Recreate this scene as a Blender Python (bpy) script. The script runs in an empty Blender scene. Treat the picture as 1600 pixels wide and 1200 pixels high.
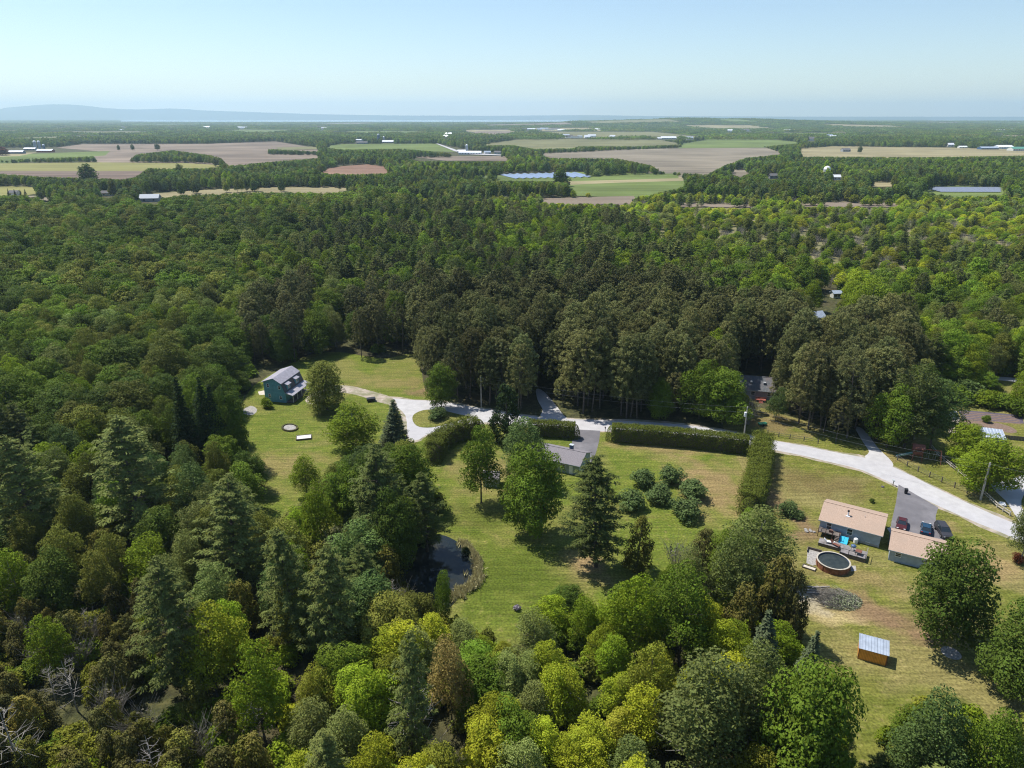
import bpy, math, random
import numpy as np
from mathutils import Vector
PI = math.pi
C = bpy.context.scene.collection
SC = bpy.context.scene
# ------------------------------------------------------------------ camera, sky, sun, exposure
FPX, HC = 1110.0, 75.0
TH = math.atan(417/1110.0); CT, ST = math.cos(TH), math.sin(TH)
cam_d = bpy.data.cameras.new('camera'); cam = bpy.data.objects.new('camera', cam_d); C.objects.link(cam)
cam.location = (0, 0, HC); cam.rotation_euler = (PI/2-TH, 0, 0)
cam_d.sensor_width = 36; cam_d.lens = 36*FPX/1600; cam_d.clip_start = .5; cam_d.clip_end = 90000
SC.camera = cam
SUN_DIR = Vector((-.83, .55, 1.75)).normalized()
W = bpy.data.worlds.new('World'); SC.world = W; W.use_nodes = True
nt = W.node_tree; nt.nodes.clear()
sky = nt.nodes.new('ShaderNodeTexSky'); sky.sky_type = 'NISHITA'; sky.sun_disc = False
sky.sun_elevation = math.asin(SUN_DIR.z); sky.sun_rotation = math.atan2(SUN_DIR.x, SUN_DIR.y)
sky.altitude = 0; sky.air_density = 1.0; sky.dust_density = .2; sky.ozone_density = 2.5
bg = nt.nodes.new('ShaderNodeBackground'); bg.inputs[1].default_value = .108
wo = nt.nodes.new('ShaderNodeOutputWorld')
nt.links.new(sky.outputs[0], bg.inputs[0]); nt.links.new(bg.outputs[0], wo.inputs[0])
sd = bpy.data.lights.new('sun', 'SUN'); sd.energy = 4.9; sd.angle = math.radians(.5); sd.color = (1, .955, .88)
so = bpy.data.objects.new('sun', sd); C.objects.link(so); so.location = (0, 0, 300)
so.rotation_euler = SUN_DIR.to_track_quat('Z', 'Y').to_euler()
SC.view_settings.view_transform = 'Standard'; SC.view_settings.look = 'None'
SC.view_settings.gamma = 1; SC.view_settings.exposure = .43; SC.view_settings.use_curve_mapping = False
SC.render.engine = 'CYCLES'
cy = SC.cycles; cy.max_bounces = 5; cy.diffuse_bounces = 3; cy.glossy_bounces = 2; cy.transmission_bounces = 2
cy.volume_bounces = 1; cy.transparent_max_bounces = 4; cy.use_denoising = True; cy.denoising_prefilter = 'NONE'; cy.filter_width = 1.15
cy.caustics_reflective = False; cy.caustics_refractive = False
HAZE_DENSITY = 6.6e-5

def at(x, y, z=0.):
    dx = (x-800)/FPX; dy = -(y-600)/FPX
    t = (z-HC)/(-ST+dy*CT)
    return Vector((dx*t, (CT+dy*ST)*t, z))
def proj(X, Y, Z):
    d = Y*CT-(Z-HC)*ST; u = Y*ST+(Z-HC)*CT
    return 800+FPX*X/d, 600-FPX*u/d
# ------------------------------------------------------------------ helpers
def tag(o, label=None, cat=None, group=None, kind=None):
    if label: o['label'] = label
    if cat: o['category'] = cat
    if group: o['group'] = group
    if kind: o['kind'] = kind
    return o
def thing(name, label, cat, loc=(0, 0, 0), rz=0., group=None):
    o = bpy.data.objects.new(name, None); C.objects.link(o); o.empty_display_size = .5
    o.location = loc; o.rotation_euler = (0, 0, rz)
    return tag(o, label, cat, group)
class MB:
    def __init__(s): s.v = []; s.f = []; s.m = []; s.mi = 0
    def poly(s, pts):
        n = len(s.v); s.v += [tuple(p) for p in pts]; s.f.append(tuple(range(n, n+len(pts)))); s.m.append(s.mi)
    def faces(s, vs, fs):
        n = len(s.v); s.v += [tuple(p) for p in vs]
        for f in fs: s.f.append(tuple(n+i for i in f)); s.m.append(s.mi)
    def box(s, x0, x1, y0, y1, z0, z1):
        s.faces([(x0,y0,z0),(x1,y0,z0),(x1,y1,z0),(x0,y1,z0),(x0,y0,z1),(x1,y0,z1),(x1,y1,z1),(x0,y1,z1)],
                [(0,3,2,1),(4,5,6,7),(0,1,5,4),(1,2,6,5),(2,3,7,6),(3,0,4,7)])
        return s
    def tube(s, p0, p1, r0, r1=None, n=6, cap=True):
        p0 = Vector(p0); p1 = Vector(p1); r1 = r0 if r1 is None else r1
        a = (p1-p0).normalized(); u = a.orthogonal().normalized(); w = a.cross(u)
        vs = [p0+(u*math.cos(2*PI*i/n)+w*math.sin(2*PI*i/n))*r0 for i in range(n)]
        vs += [p1+(u*math.cos(2*PI*i/n)+w*math.sin(2*PI*i/n))*r1 for i in range(n)]
        fs = [(i, (i+1) % n, n+(i+1) % n, n+i) for i in range(n)]
        if cap: fs += [tuple(range(n))[::-1], tuple(range(n, 2*n))]
        s.faces(vs, fs); return s
    def bar(s, p0, p1, w, h):
        p0 = Vector(p0); p1 = Vector(p1); a = (p1-p0).normalized()
        u = a.cross(Vector((0, 0, 1))); u = u.normalized() if u.length > .01 else Vector((1, 0, 0)); k = u.cross(a)
        vs = [p+u*sx*w/2+k*sz*h/2 for p in (p0, p1) for sx, sz in ((-1,-1),(1,-1),(1,1),(-1,1))]
        s.faces(vs, [(0,3,2,1),(4,5,6,7),(0,1,5,4),(1,2,6,5),(2,3,7,6),(3,0,4,7)]); return s
    def lathe(s, prof, n=24, c=(0, 0)):
        vs = [(c[0]+r*math.cos(2*PI*i/n), c[1]+r*math.sin(2*PI*i/n), z) for r, z in prof for i in range(n)]
        fs = [(k*n+i, k*n+(i+1) % n, (k+1)*n+(i+1) % n, (k+1)*n+i) for k in range(len(prof)-1) for i in range(n)]
        s.faces(vs, fs); return s
    def prism(s, pts, a, b):      # outline in (y,z), extruded along x from a to b
        n = len(pts)
        s.faces([(a, p[0], p[1]) for p in pts]+[(b, p[0], p[1]) for p in pts],
                [tuple(range(n)), tuple(range(n, 2*n))[::-1]]+[(i, n+i, n+(i+1) % n, (i+1) % n) for i in range(n)]); return s
    def mesh(s, name, mats, smooth=False):
        me = bpy.data.meshes.new(name); me.from_pydata(s.v, [], s.f)
        for m in (mats if isinstance(mats, (list, tuple)) else [mats]): me.materials.append(m)
        me.polygons.foreach_set('material_index', s.m)
        if smooth: me.polygons.foreach_set('use_smooth', [True]*len(s.f))
        me.update(); return me
    def build(s, name, mats, parent=None, smooth=False):
        return obj(name, s.mesh(name, mats, smooth), parent)
def obj(name, me, parent=None):
    o = bpy.data.objects.new(name, me); C.objects.link(o)
    if parent is not None: o.parent = parent
    return o
# ------------------------------------------------------------------ materials
def newmat(name):
    m = bpy.data.materials.new(name); m.use_nodes = True; t = m.node_tree; t.nodes.clear()
    out = t.nodes.new('ShaderNodeOutputMaterial'); b = t.nodes.new('ShaderNodeBsdfPrincipled')
    t.links.new(b.outputs[0], out.inputs[0]); return m, t, b, out
def N(t, typ, **kw):
    n = t.nodes.new(typ)
    for k, v in kw.items(): setattr(n, k, v)
    return n
def noise_mat(name, cols, scale, rough=.85, bump=.0, bscale=None, detail=8, metal=0., spec=.3, extra=None, coord='Object', rr=(.3, .7), bdist=.1):
    """colour ramp over noise; cols = list of (pos, rgb)"""
    m, t, b, out = newmat(name)
    tc = N(t, 'ShaderNodeTexCoord'); no = N(t, 'ShaderNodeTexNoise'); no.inputs['Scale'].default_value = scale; no.inputs['Detail'].default_value = detail
    no.inputs['Roughness'].default_value = .6
    t.links.new(tc.outputs[coord], no.inputs['Vector'])
    r = N(t, 'ShaderNodeValToRGB'); t.links.new(no.outputs[0], r.inputs[0])
    while len(r.color_ramp.elements) < len(cols): r.color_ramp.elements.new(.5)
    for e, (p, c) in zip(r.color_ramp.elements, cols): e.position = rr[0]+(rr[1]-rr[0])*p; e.color = (*c, 1)
    col = r.outputs[0]
    if extra:      # a second, coarser noise multiplies in a second colour
        s2, c2, amt = extra
        n2 = N(t, 'ShaderNodeTexNoise'); n2.inputs['Scale'].default_value = s2; n2.inputs['Detail'].default_value = 4
        t.links.new(tc.outputs[coord], n2.inputs['Vector'])
        r2 = N(t, 'ShaderNodeMapRange'); r2.inputs[1].default_value = .42; r2.inputs[2].default_value = .62; r2.inputs[4].default_value = amt
        t.links.new(n2.outputs[0], r2.inputs[0])
        mx = N(t, 'ShaderNodeMix', data_type='RGBA'); mx.inputs[7].default_value = (*c2, 1)
        t.links.new(r2.outputs[0], mx.inputs[0]); t.links.new(col, mx.inputs[6]); col = mx.outputs[2]
    t.links.new(col, b.inputs['Base Color'])
    b.inputs['Roughness'].default_value = rough; b.inputs['Metallic'].default_value = metal; b.inputs['Specular IOR Level'].default_value = spec
    if bump:
        n3 = N(t, 'ShaderNodeTexNoise'); n3.inputs['Scale'].default_value = bscale or scale*4; n3.inputs['Detail'].default_value = 6
        t.links.new(tc.outputs[coord], n3.inputs['Vector'])
        bp = N(t, 'ShaderNodeBump'); bp.inputs['Strength'].default_value = bump; bp.inputs['Distance'].default_value = bdist
        t.links.new(n3.outputs[0], bp.inputs['Height']); t.links.new(bp.outputs[0], b.inputs['Normal'])
    return m
def plain(name, c, rough=.6, metal=0., var=.12, scale=3., spec=.4):
    return noise_mat(name, [(0, tuple(x*(1-var) for x in c)), (1, tuple(min(1, x*(1+var)) for x in c))], scale, rough, metal=metal, spec=spec)
def stripes(name, c1, c2, axis, period, rough=.6, width=.15, metal=0., var=.1):
    """thin seams of colour c2 every period metres across colour c1, plus soft wear"""
    m, t, b, out = newmat(name)
    tc = N(t, 'ShaderNodeTexCoord'); sp = N(t, 'ShaderNodeSeparateXYZ'); t.links.new(tc.outputs['Object'], sp.inputs[0])
    md = N(t, 'ShaderNodeMath', operation='PINGPONG'); md.inputs[1].default_value = period/2; t.links.new(sp.outputs[axis], md.inputs[0])
    lt = N(t, 'ShaderNodeMath', operation='LESS_THAN'); lt.inputs[1].default_value = period*width; t.links.new(md.outputs[0], lt.inputs[0])
    no = N(t, 'ShaderNodeTexNoise'); no.inputs['Scale'].default_value = 1.3; no.inputs['Detail'].default_value = 6; t.links.new(tc.outputs['Object'], no.inputs['Vector'])
    r = N(t, 'ShaderNodeMapRange'); r.inputs[1].default_value = .3; r.inputs[2].default_value = .7; r.inputs[3].default_value = 1-var*2; r.inputs[4].default_value = 1+var
    t.links.new(no.outputs[0], r.inputs[0])
    mx = N(t, 'ShaderNodeMix', data_type='RGBA'); mx.inputs[6].default_value = (*c1, 1); mx.inputs[7].default_value = (*c2, 1); t.links.new(lt.outputs[0], mx.inputs[0])
    vm = N(t, 'ShaderNodeVectorMath', operation='SCALE'); t.links.new(mx.outputs[2], vm.inputs[0]); t.links.new(r.outputs[0], vm.inputs['Scale'])
    t.links.new(vm.outputs[0], b.inputs['Base Color']); b.inputs['Roughness'].default_value = rough; b.inputs['Metallic'].default_value = metal
    return m
def leaf_mat(name, trans=.28, spec=.25, rough=.55, sat=1.):
    m, t, b, out = newmat(name)
    a = N(t, 'ShaderNodeAttribute', attribute_type='INSTANCER', attribute_name='tint')
    lv = N(t, 'ShaderNodeAttribute', attribute_type='GEOMETRY', attribute_name='lv')
    oi = N(t, 'ShaderNodeObjectInfo')
    mr = N(t, 'ShaderNodeMapRange'); mr.inputs[3].default_value = .7; mr.inputs[4].default_value = 1.32; t.links.new(lv.outputs['Fac'], mr.inputs[0])
    mo = N(t, 'ShaderNodeMapRange'); mo.inputs[3].default_value = .85; mo.inputs[4].default_value = 1.15; t.links.new(oi.outputs['Random'], mo.inputs[0])
    mm = N(t, 'ShaderNodeMath', operation='MULTIPLY'); t.links.new(mr.outputs[0], mm.inputs[0]); t.links.new(mo.outputs[0], mm.inputs[1])
    sc = N(t, 'ShaderNodeVectorMath', operation='SCALE'); t.links.new(a.outputs['Color'], sc.inputs[0]); t.links.new(mm.outputs[0], sc.inputs['Scale'])
    hs = N(t, 'ShaderNodeHueSaturation'); hs.inputs['Saturation'].default_value = sat
    hm = N(t, 'ShaderNodeMapRange'); hm.inputs[3].default_value = .492; hm.inputs[4].default_value = .514; t.links.new(lv.outputs['Fac'], hm.inputs[0])
    t.links.new(hm.outputs[0], hs.inputs['Hue']); t.links.new(sc.outputs[0], hs.inputs['Color'])
    t.links.new(hs.outputs[0], b.inputs['Base Color']); b.inputs['Roughness'].default_value = rough; b.inputs['Specular IOR Level'].default_value = spec
    tr = N(t, 'ShaderNodeBsdfTranslucent'); t.links.new(hs.outputs[0], tr.inputs[0])
    mx = N(t, 'ShaderNodeMixShader'); mx.inputs[0].default_value = trans
    t.links.new(b.outputs[0], mx.inputs[1]); t.links.new(tr.outputs[0], mx.inputs[2]); t.links.new(mx.outputs[0], out.inputs[0])
    return m
M = {}
M['leaf'] = leaf_mat('leaf', .3, spec=.1, rough=.7, sat=1.06); M['needle'] = leaf_mat('needle', .12, spec=.08, rough=.75, sat=1.08)
M['bark'] = noise_mat('bark', [(0, (.05, .04, .032)), (1, (.16, .13, .105))], 3, .9)
M['palebark'] = noise_mat('pale_bark', [(0, (.2, .18, .16)), (1, (.42, .39, .35))], 2, .9)
M['twig'] = noise_mat('twig', [(0, (.18, .165, .14)), (1, (.34, .31, .27))], 2, .9)
M['ground'] = noise_mat('ground_cover', [(0, (.02, .024, .008)), (.45, (.05, .055, .016)), (.75, (.085, .085, .026)), (1, (.13, .115, .05))], .55, .95, .8, 2.2, detail=12, extra=(.05, (.06, .045, .024), .6), bdist=.4)
M['asphalt'] = noise_mat('asphalt', [(0, (.13, .125, .135)), (1, (.21, .2, .21))], .5, .9, .2, 20, detail=12, extra=(.12, (.11, .105, .115), .6), bdist=.01)
M['gravel'] = noise_mat('pale_gravel', [(0, (.37, .36, .36)), (1, (.49, .48, .475))], .5, .95, .3, 12, extra=(.06, (.38, .37, .39), .6), bdist=.02)
M['dirt'] = noise_mat('dirt_track', [(0, (.26, .21, .16)), (1, (.46, .40, .34))], .7, .95, .3, 8, extra=(.3, (.14, .15, .06), .7), bdist=.03)
M['sand'] = noise_mat('pale_sand', [(0, (.4, .35, .28)), (1, (.62, .57, .48))], 1.2, .95, .5, 6)
M['stone'] = noise_mat('stone', [(0, (.18, .17, .16)), (1, (.42, .4, .37))], 3, .9, .4, 6)
M['tanroof'] = noise_mat('tan_shingles', [(0, (.33, .235, .175)), (1, (.46, .34, .265))], 5, .9, .5, 14, detail=12, extra=(.5, (.36, .27, .21), .6), bdist=.02)
M['greyroof'] = noise_mat('grey_shingles', [(0, (.17, .155, .165)), (1, (.25, .23, .245))], 5, .9, .5, 14, detail=12, bdist=.02)
M['slateroof'] = noise_mat('old_grey_shingles', [(0, (.085, .095, .105)), (1, (.15, .155, .165))], 2.2, .9, .5, 12, extra=(.4, (.2, .13, .11), .5), bdist=.02)
M['metalroof'] = stripes('standing_seam_metal', (.36, .34, .38), (.28, .265, .3), 1, .45, .45, .08)
M['bluesiding'] = stripes('teal_clapboard', (.15, .38, .46), (.1, .28, .34), 2, .13, .7, .12)
M['greysiding'] = stripes('blue_grey_clapboard', (.40, .47, .55), (.28, .33, .4), 2, .13, .7, .12)
M['sage'] = stripes('sage_clapboard', (.33, .39, .37), (.24, .29, .28), 2, .13, .7, .12)
M['redsiding'] = stripes('brick_red_siding', (.36, .1, .06), (.24, .06, .04), 2, .2, .8, .12)
M['woodwall'] = stripes('orange_stained_boards', (.82, .36, .06), (.5, .2, .035), 0, .2, .6, .1)  # same stain as the side, painted lighter since the front stands in shade
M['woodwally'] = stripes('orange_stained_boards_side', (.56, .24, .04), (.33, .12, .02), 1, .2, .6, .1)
M['tin'] = stripes('galvanised_sheet', (.48, .54, .62), (.36, .41, .48), 0, .76, .35, .06, metal=.35)
M['deck'] = stripes('weathered_deck_boards', (.2, .165, .145), (.07, .055, .05), 1, .15, .85, .12, var=.2)
M['deckgrey'] = stripes('grey_deck_boards', (.26, .24, .235), (.1, .09, .09), 1, .15, .85, .12, var=.2)
M['white'] = plain('white_paint', (.78, .78, .78)); M['cream'] = plain('off_white', (.62, .62, .58))
M['trim'] = plain('grey_trim', (.42, .46, .48)); M['glass'] = plain('dark_window_glass', (.02, .028, .035), .08, spec=.8)
M['concrete'] = plain('concrete', (.4, .39, .37), .9); M['pole'] = noise_mat('weathered_pole', [(0, (.27, .25, .21)), (1, (.42, .4, .35))], 1.5, .9)
M['rail'] = noise_mat('split_rail', [(0, (.3, .27, .22)), (1, (.52, .48, .41))], 3, .9)
M['postwood'] = plain('dark_fence_post', (.13, .11, .09), .9); M['wire'] = plain('wire', (.32, .33, .34), .5); M['wirefence'] = plain('wire_fence', (.12, .115, .1), .6)
M['black'] = plain('black_plastic', (.02, .021, .025), .5); M['rubber'] = plain('rubber', (.015, .015, .016), .8)
M['chrome'] = plain('chrome', (.6, .6, .62), .2, .9); M['cyan'] = plain('cyan_plastic', (.03, .42, .62), .4)
M['rust'] = noise_mat('rust_brown_pool_wall', [(0, (.16, .06, .035)), (1, (.3, .13, .07))], 2, .7)
M['poolwater'] = noise_mat('murky_pool_water', [(0, (.02, .028, .03)), (1, (.045, .055, .052))], 1.2, .3, .05, 5, spec=.15)
M['playwood'] = plain('red_brown_timber', (.17, .065, .045), .8); M['siloroof'] = plain('blue_grey_roof', (.22, .26, .32), .6); M['green'] = plain('green_plastic', (.03, .16, .1), .5)
M['lampred'] = plain('red_lens', (.35, .02, .015), .3); M['tinwhite'] = plain('white_sheet_roof', (.74, .76, .8), .5); M['barngrey'] = plain('grey_barn_wall', (.3, .31, .33), .8)
M['barnred'] = plain('red_barn_wall', (.28, .06, .04), .8); M['silo'] = plain('silo_grey', (.35, .38, .42), .6); M['siloblue'] = plain('silo_blue', (.05, .1, .2), .5)
M['greenroof'] = plain('green_sheet_roof', (.1, .28, .2), .5); M['solar'] = plain('solar_glass', (.2, .25, .36), .3, spec=.5); M['solarv'] = plain('violet_solar_glass', (.19, .21, .27), .4, spec=.4); M['soil'] = noise_mat('garden_soil', [(0, (.12, .08, .06)), (1, (.24, .17, .13))], 2, .95)
M['fabric'] = plain('dark_ground_fabric', (.09, .075, .1), .8)

def water_mat(name, deep, shallow, scale):
    m, t, b, out = newmat(name)
    tc = N(t, 'ShaderNodeTexCoord'); no = N(t, 'ShaderNodeTexNoise'); no.inputs['Scale'].default_value = scale; no.inputs['Detail'].default_value = 7
    t.links.new(tc.outputs['Object'], no.inputs['Vector'])
    r = N(t, 'ShaderNodeValToRGB'); r.color_ramp.elements[0].position = .42; r.color_ramp.elements[1].position = .68
    r.color_ramp.elements[0].color = (*deep, 1); r.color_ramp.elements[1].color = (*shallow, 1)
    t.links.new(no.outputs[0], r.inputs[0]); t.links.new(r.outputs[0], b.inputs['Base Color'])
    b.inputs['Roughness'].default_value = .07; b.inputs['IOR'].default_value = 1.33
    n2 = N(t, 'ShaderNodeTexNoise'); n2.inputs['Scale'].default_value = 2.5; t.links.new(tc.outputs['Object'], n2.inputs['Vector'])
    bp = N(t, 'ShaderNodeBump'); bp.inputs['Strength'].default_value = .04; t.links.new(n2.outputs[0], bp.inputs['Height']); t.links.new(bp.outputs[0], b.inputs['Normal'])
    return m
def lawn_mat(name, g1, g2, dry, dryamt=.6, stripe_ang=.4, spots=()):
    """mown grass: fine noise of two greens, dry straw patches, faint mowing bands and speckles"""
    m, t, b, out = newmat(name)
    tc = N(t, 'ShaderNodeTexCoord')
    def noise(s, d=6, vec=None, dist=0.):
        n = N(t, 'ShaderNodeTexNoise'); n.inputs['Scale'].default_value = s; n.inputs['Detail'].default_value = d; n.inputs['Distortion'].default_value = dist
        t.links.new(vec or tc.outputs['Object'], n.inputs['Vector']); return n.outputs[0]
    def mixc(f, a, c):
        x = N(t, 'ShaderNodeMix', data_type='RGBA'); t.links.new(f, x.inputs[0])
        for i, v in ((6, a), (7, c)):
            if isinstance(v, tuple): x.inputs[i].default_value = (*v, 1)
            else: t.links.new(v, x.inputs[i])
        return x.outputs[2]
    def rng(f, a, c, lo=0., hi=1.):
        x = N(t, 'ShaderNodeMapRange'); x.inputs[1].default_value = a; x.inputs[2].default_value = c; x.inputs[3].default_value = lo; x.inputs[4].default_value = hi
        t.links.new(f, x.inputs[0]); return x.outputs[0]
    base = mixc(rng(noise(.35, 10), .32, .68), g1, g2)
    base = mixc(rng(noise(.055, 9, dist=.6), .47, .6, 0, dryamt), base, dry)
    base = mixc(rng(noise(.9, 8), .56, .72, 0, .55), base, tuple(x*1.25 for x in dry))
    if spots:
        sx = N(t, 'ShaderNodeSeparateXYZ'); t.links.new(tc.outputs['Object'], sx.inputs[0]); wob = noise(.25, 8)
        def mth(op, *v):
            m_ = N(t, 'ShaderNodeMath', operation=op)
            for i, q in enumerate(v):
                if isinstance(q, (int, float)): m_.inputs[i].default_value = q
                else: t.links.new(q, m_.inputs[i])
            return m_.outputs[0]
        for px_, py_, rx, ry, ang, colr, amt in spots:
            c = at(px_, py_); ca, sa = math.cos(ang), math.sin(ang)
            dx = mth('SUBTRACT', sx.outputs[0], c.x); dy = mth('SUBTRACT', sx.outputs[1], c.y)
            u = mth('ADD', mth('MULTIPLY', dx, ca/rx), mth('MULTIPLY', dy, sa/rx)); v = mth('ADD', mth('MULTIPLY', dx, -sa/ry), mth('MULTIPLY', dy, ca/ry))
            d2 = mth('ADD', mth('MULTIPLY', u, u), mth('MULTIPLY', v, v)); f = mth('ADD', mth('SQRT', d2), mth('MULTIPLY', mth('SUBTRACT', wob, .5), 2.6))
            base = mixc(rng(f, 1.25, .35, 0, amt), base, colr)
    mp = N(t, 'ShaderNodeMapping'); mp.inputs['Rotation'].default_value = (0, 0, stripe_ang); mp.inputs['Scale'].default_value = (.12, 1.6, 1)
    t.links.new(tc.outputs['Object'], mp.inputs[0])
    st = rng(noise(1., 3, mp.outputs[0], .5), .35, .65, .8, 1.18)
    sc = N(t, 'ShaderNodeVectorMath', operation='SCALE'); t.links.new(base, sc.inputs[0]); t.links.new(st, sc.inputs['Scale'])
    f2 = rng(noise(2.6, 12), .34, .66, .66, 1.32)
    s2 = N(t, 'ShaderNodeVectorMath', operation='SCALE'); t.links.new(sc.outputs[0], s2.inputs[0]); t.links.new(f2, s2.inputs['Scale'])
    t.links.new(s2.outputs[0], b.inputs['Base Color']); b.inputs['Roughness'].default_value = .95; b.inputs['Specular IOR Level'].default_value = .1
    bp = N(t, 'ShaderNodeBump'); bp.inputs['Strength'].default_value = .5; bp.inputs['Distance'].default_value = .12
    t.links.new(noise(3.5, 8), bp.inputs['Height']); t.links.new(bp.outputs[0], b.inputs['Normal'])
    return m
DRYC, SOILC, GRN = (.24, .17, .08), (.19, .125, .07), (.07, .095, .012)
M['lawn'] = lawn_mat('lawn', (.088, .122, .016), (.135, .155, .026), (.2, .168, .06), .5, .4, [(1120,760,9,14,.2,DRYC,.85),(1040,700,16,4,-.1,DRYC,.6),(915,880,4,5,.3,(.3,.2,.11),.8),(440,725,12,6,.2,DRYC,.55),(620,598,16,5,.1,DRYC,.5),(660,612,5,3,0,SOILC,.9),(760,735,9,9,0,DRYC,.6),(800,900,12,9,.5,GRN,.8),(730,810,9,6,0,GRN,.7)])
M['lawn2'] = lawn_mat('lawn_right', (.10, .117, .019), (.155, .155, .034), (.22, .18, .075), .65, -.5, [(1235,800,3,11,.25,SOILC,.85),(1262,838,5,3,0,SOILC,.7),(1300,940,9,5,-.4,DRYC,.7),(1375,960,9,4,-.7,SOILC,.8),(1316,966,4.5,1.8,-.1,(.36,.29,.14),.75),(1262,932,5,3.2,-.1,(.36,.32,.24),.85),(1420,985,8,2.5,-.6,SOILC,.85),(1550,880,8,6,.2,DRYC,.75),(1280,755,13,6,-.3,(.12,.09,.035),.7),(1350,905,10,4,-.3,DRYC,.6),(1200,660,7,9,.3,SOILC,.6),(1400,715,8,4,0,DRYC,.5),(1475,825,3,3,0,DRYC,.6)])
M['pasture'] = lawn_mat('pasture', (.075, .115, .025), (.12, .15, .035), (.2, .17, .08), .4)
def field_mat(name, c, v=.12, ang=0., ps=.05):
    m, t, b, out = newmat(name)
    tc = N(t, 'ShaderNodeTexCoord'); n1 = N(t, 'ShaderNodeTexNoise'); n1.inputs['Scale'].default_value = .006; n1.inputs['Detail'].default_value = 8; n1.inputs['Distortion'].default_value = .5
    t.links.new(tc.outputs['Object'], n1.inputs['Vector'])
    mp = N(t, 'ShaderNodeMapping'); mp.inputs['Rotation'].default_value = (0, 0, ang); mp.inputs['Scale'].default_value = (.1, 1, 1); t.links.new(tc.outputs['Object'], mp.inputs[0])
    n2 = N(t, 'ShaderNodeTexNoise'); n2.inputs['Scale'].default_value = ps; n2.inputs['Detail'].default_value = 4; t.links.new(mp.outputs[0], n2.inputs['Vector'])
    ad = N(t, 'ShaderNodeMath', operation='ADD'); t.links.new(n1.outputs[0], ad.inputs[0]); t.links.new(n2.outputs[0], ad.inputs[1])
    r = N(t, 'ShaderNodeMapRange'); r.inputs[1].default_value = .7; r.inputs[2].default_value = 1.3; r.inputs[3].default_value = 1-v; r.inputs[4].default_value = 1+v; t.links.new(ad.outputs[0], r.inputs[0])
    s = N(t, 'ShaderNodeVectorMath', operation='SCALE'); s.inputs[0].default_value = c; t.links.new(r.outputs[0], s.inputs['Scale'])
    t.links.new(s.outputs[0], b.inputs['Base Color']); b.inputs['Roughness'].default_value = .95; b.inputs['Specular IOR Level'].default_value = .1
    return m
FM = dict(brown=field_mat('brown_soil', (.19, .15, .115), .42), dark=field_mat('dark_brown_soil', (.15, .11, .085), .4), pink=field_mat('pinkish_soil', (.205, .175, .13), .42),
          tan=field_mat('stubble', (.25, .215, .12), .35), yellow=field_mat('yellow_hay', (.21, .20, .07), .2), green=field_mat('green_meadow', (.12, .155, .045), .35),
          olive=field_mat('olive_meadow', (.16, .155, .075), .28), marsh=field_mat('marsh_reeds', (.2, .16, .12), .3), red=field_mat('red_brown_soil', (.22, .135, .095), .25))
# ------------------------------------------------------------------ terrain
def smooth(e0, e1, x):
    t = min(1, max(0, (x-e0)/(e1-e0))); return t*t*(3-2*t)
BUMPS = [(1500, 6400, 52, 1300, 900), (2600, 7400, 28, 1900, 900), (-6000, 6300, 40, 1500, 900), (6000, 9500, 20, 2600, 1000)]
def gh(X, Y):
    if Y < 3200: return 0.
    return smooth(3300, 4600, Y)*sum(a*math.exp(-((X-x)/sx)**2-((Y-y)/sy)**2) for x, y, a, sx, sy in BUMPS)
mb = MB()
rings = [0]+[20*1.22**k for k in range(0, 60) if 20*1.22**k < 3000]+[3000+330*k for k in range(0, 40)]+[17000, 19000, 21500, 24000, 26500]
NA = 96
idx = {}
for k, r in enumerate(rings):
    for i in range(1 if k == 0 else NA):
        a = 2*PI*i/NA; X, Y = r*math.sin(a), r*math.cos(a); idx[k, i] = len(mb.v); mb.v.append((X, Y, gh(X, Y)))
for k in range(len(rings)-1):
    for i in range(NA):
        j = (i+1) % NA
        if k == 0: mb.f.append((0, idx[1, j], idx[1, i]))
        else: mb.f.append((idx[k, i], idx[k, j], idx[k+1, j], idx[k+1, i]))
        mb.m.append(0)
tag(mb.build('ground', M['ground'], smooth=True), kind='structure')

def spline(pts, n=5):
    out = []; L = len(pts)
    for i in range(L):
        p0, p1, p2, p3 = [np.array(pts[(i+k-1) % L], float) for k in range(4)]
        for s in range(n):
            t = s/n
            out.append(tuple(.5*((2*p1)+(-p0+p2)*t+(2*p0-5*p1+4*p2-p3)*t*t+(-p0+3*p1-3*p2+p3)*t**3)))
    return out
def sheet(name, px, mat, z=.004, curve=0, kind='structure', label=None):
    """a flat sheet on the ground whose outline is given by ground points seen in the survey picture"""
    if curve: px = spline(px, curve)
    pts = [at(x, y, 0) for x, y in px]
    import bmesh
    from mathutils.geometry import tessellate_polygon
    vs = [(p.x, p.y, z) for p in pts]
    tris = tessellate_polygon([[Vector(v) for v in vs]])
    me = bpy.data.meshes.new(name)
    fs = []
    for a, b, c in tris:
        n = (Vector(vs[b])-Vector(vs[a])).cross(Vector(vs[c])-Vector(vs[a]))
        fs.append((a, b, c) if n.z > 0 else (a, c, b))
    me.from_pydata(vs, [], fs); me.materials.append(mat); me.update()
    o = obj(name, me); o['kind'] = kind
    if label: o['label'] = label
    return o
LAWN_A = [(376,640),(400,600),(470,560),(500,552),(530,550),(600,560),(650,555),(665,610),(690,622),(700,660),(690,700),(640,760),(560,800),(470,850),(430,850),(380,760),(366,700)]
LAWN_B = [(640,720),(700,672),(800,655),(950,670),(1060,675),(1195,680),(1185,760),(1150,850),(1090,905),(1020,945),(950,960),(860,985),(800,1010),(700,1010),(640,960),(600,900),(610,830),(640,780)]
LAWN_C = [(1120,640),(1160,630),(1290,668),(1372,690),(1440,675),(1470,640),(1470,600),(1530,585),(1700,560),(1900,700),(1900,1200),(1600,1230),(1350,1230),(1280,1120),(1230,1040),(1195,960),(1190,860),(1180,780)]
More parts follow.
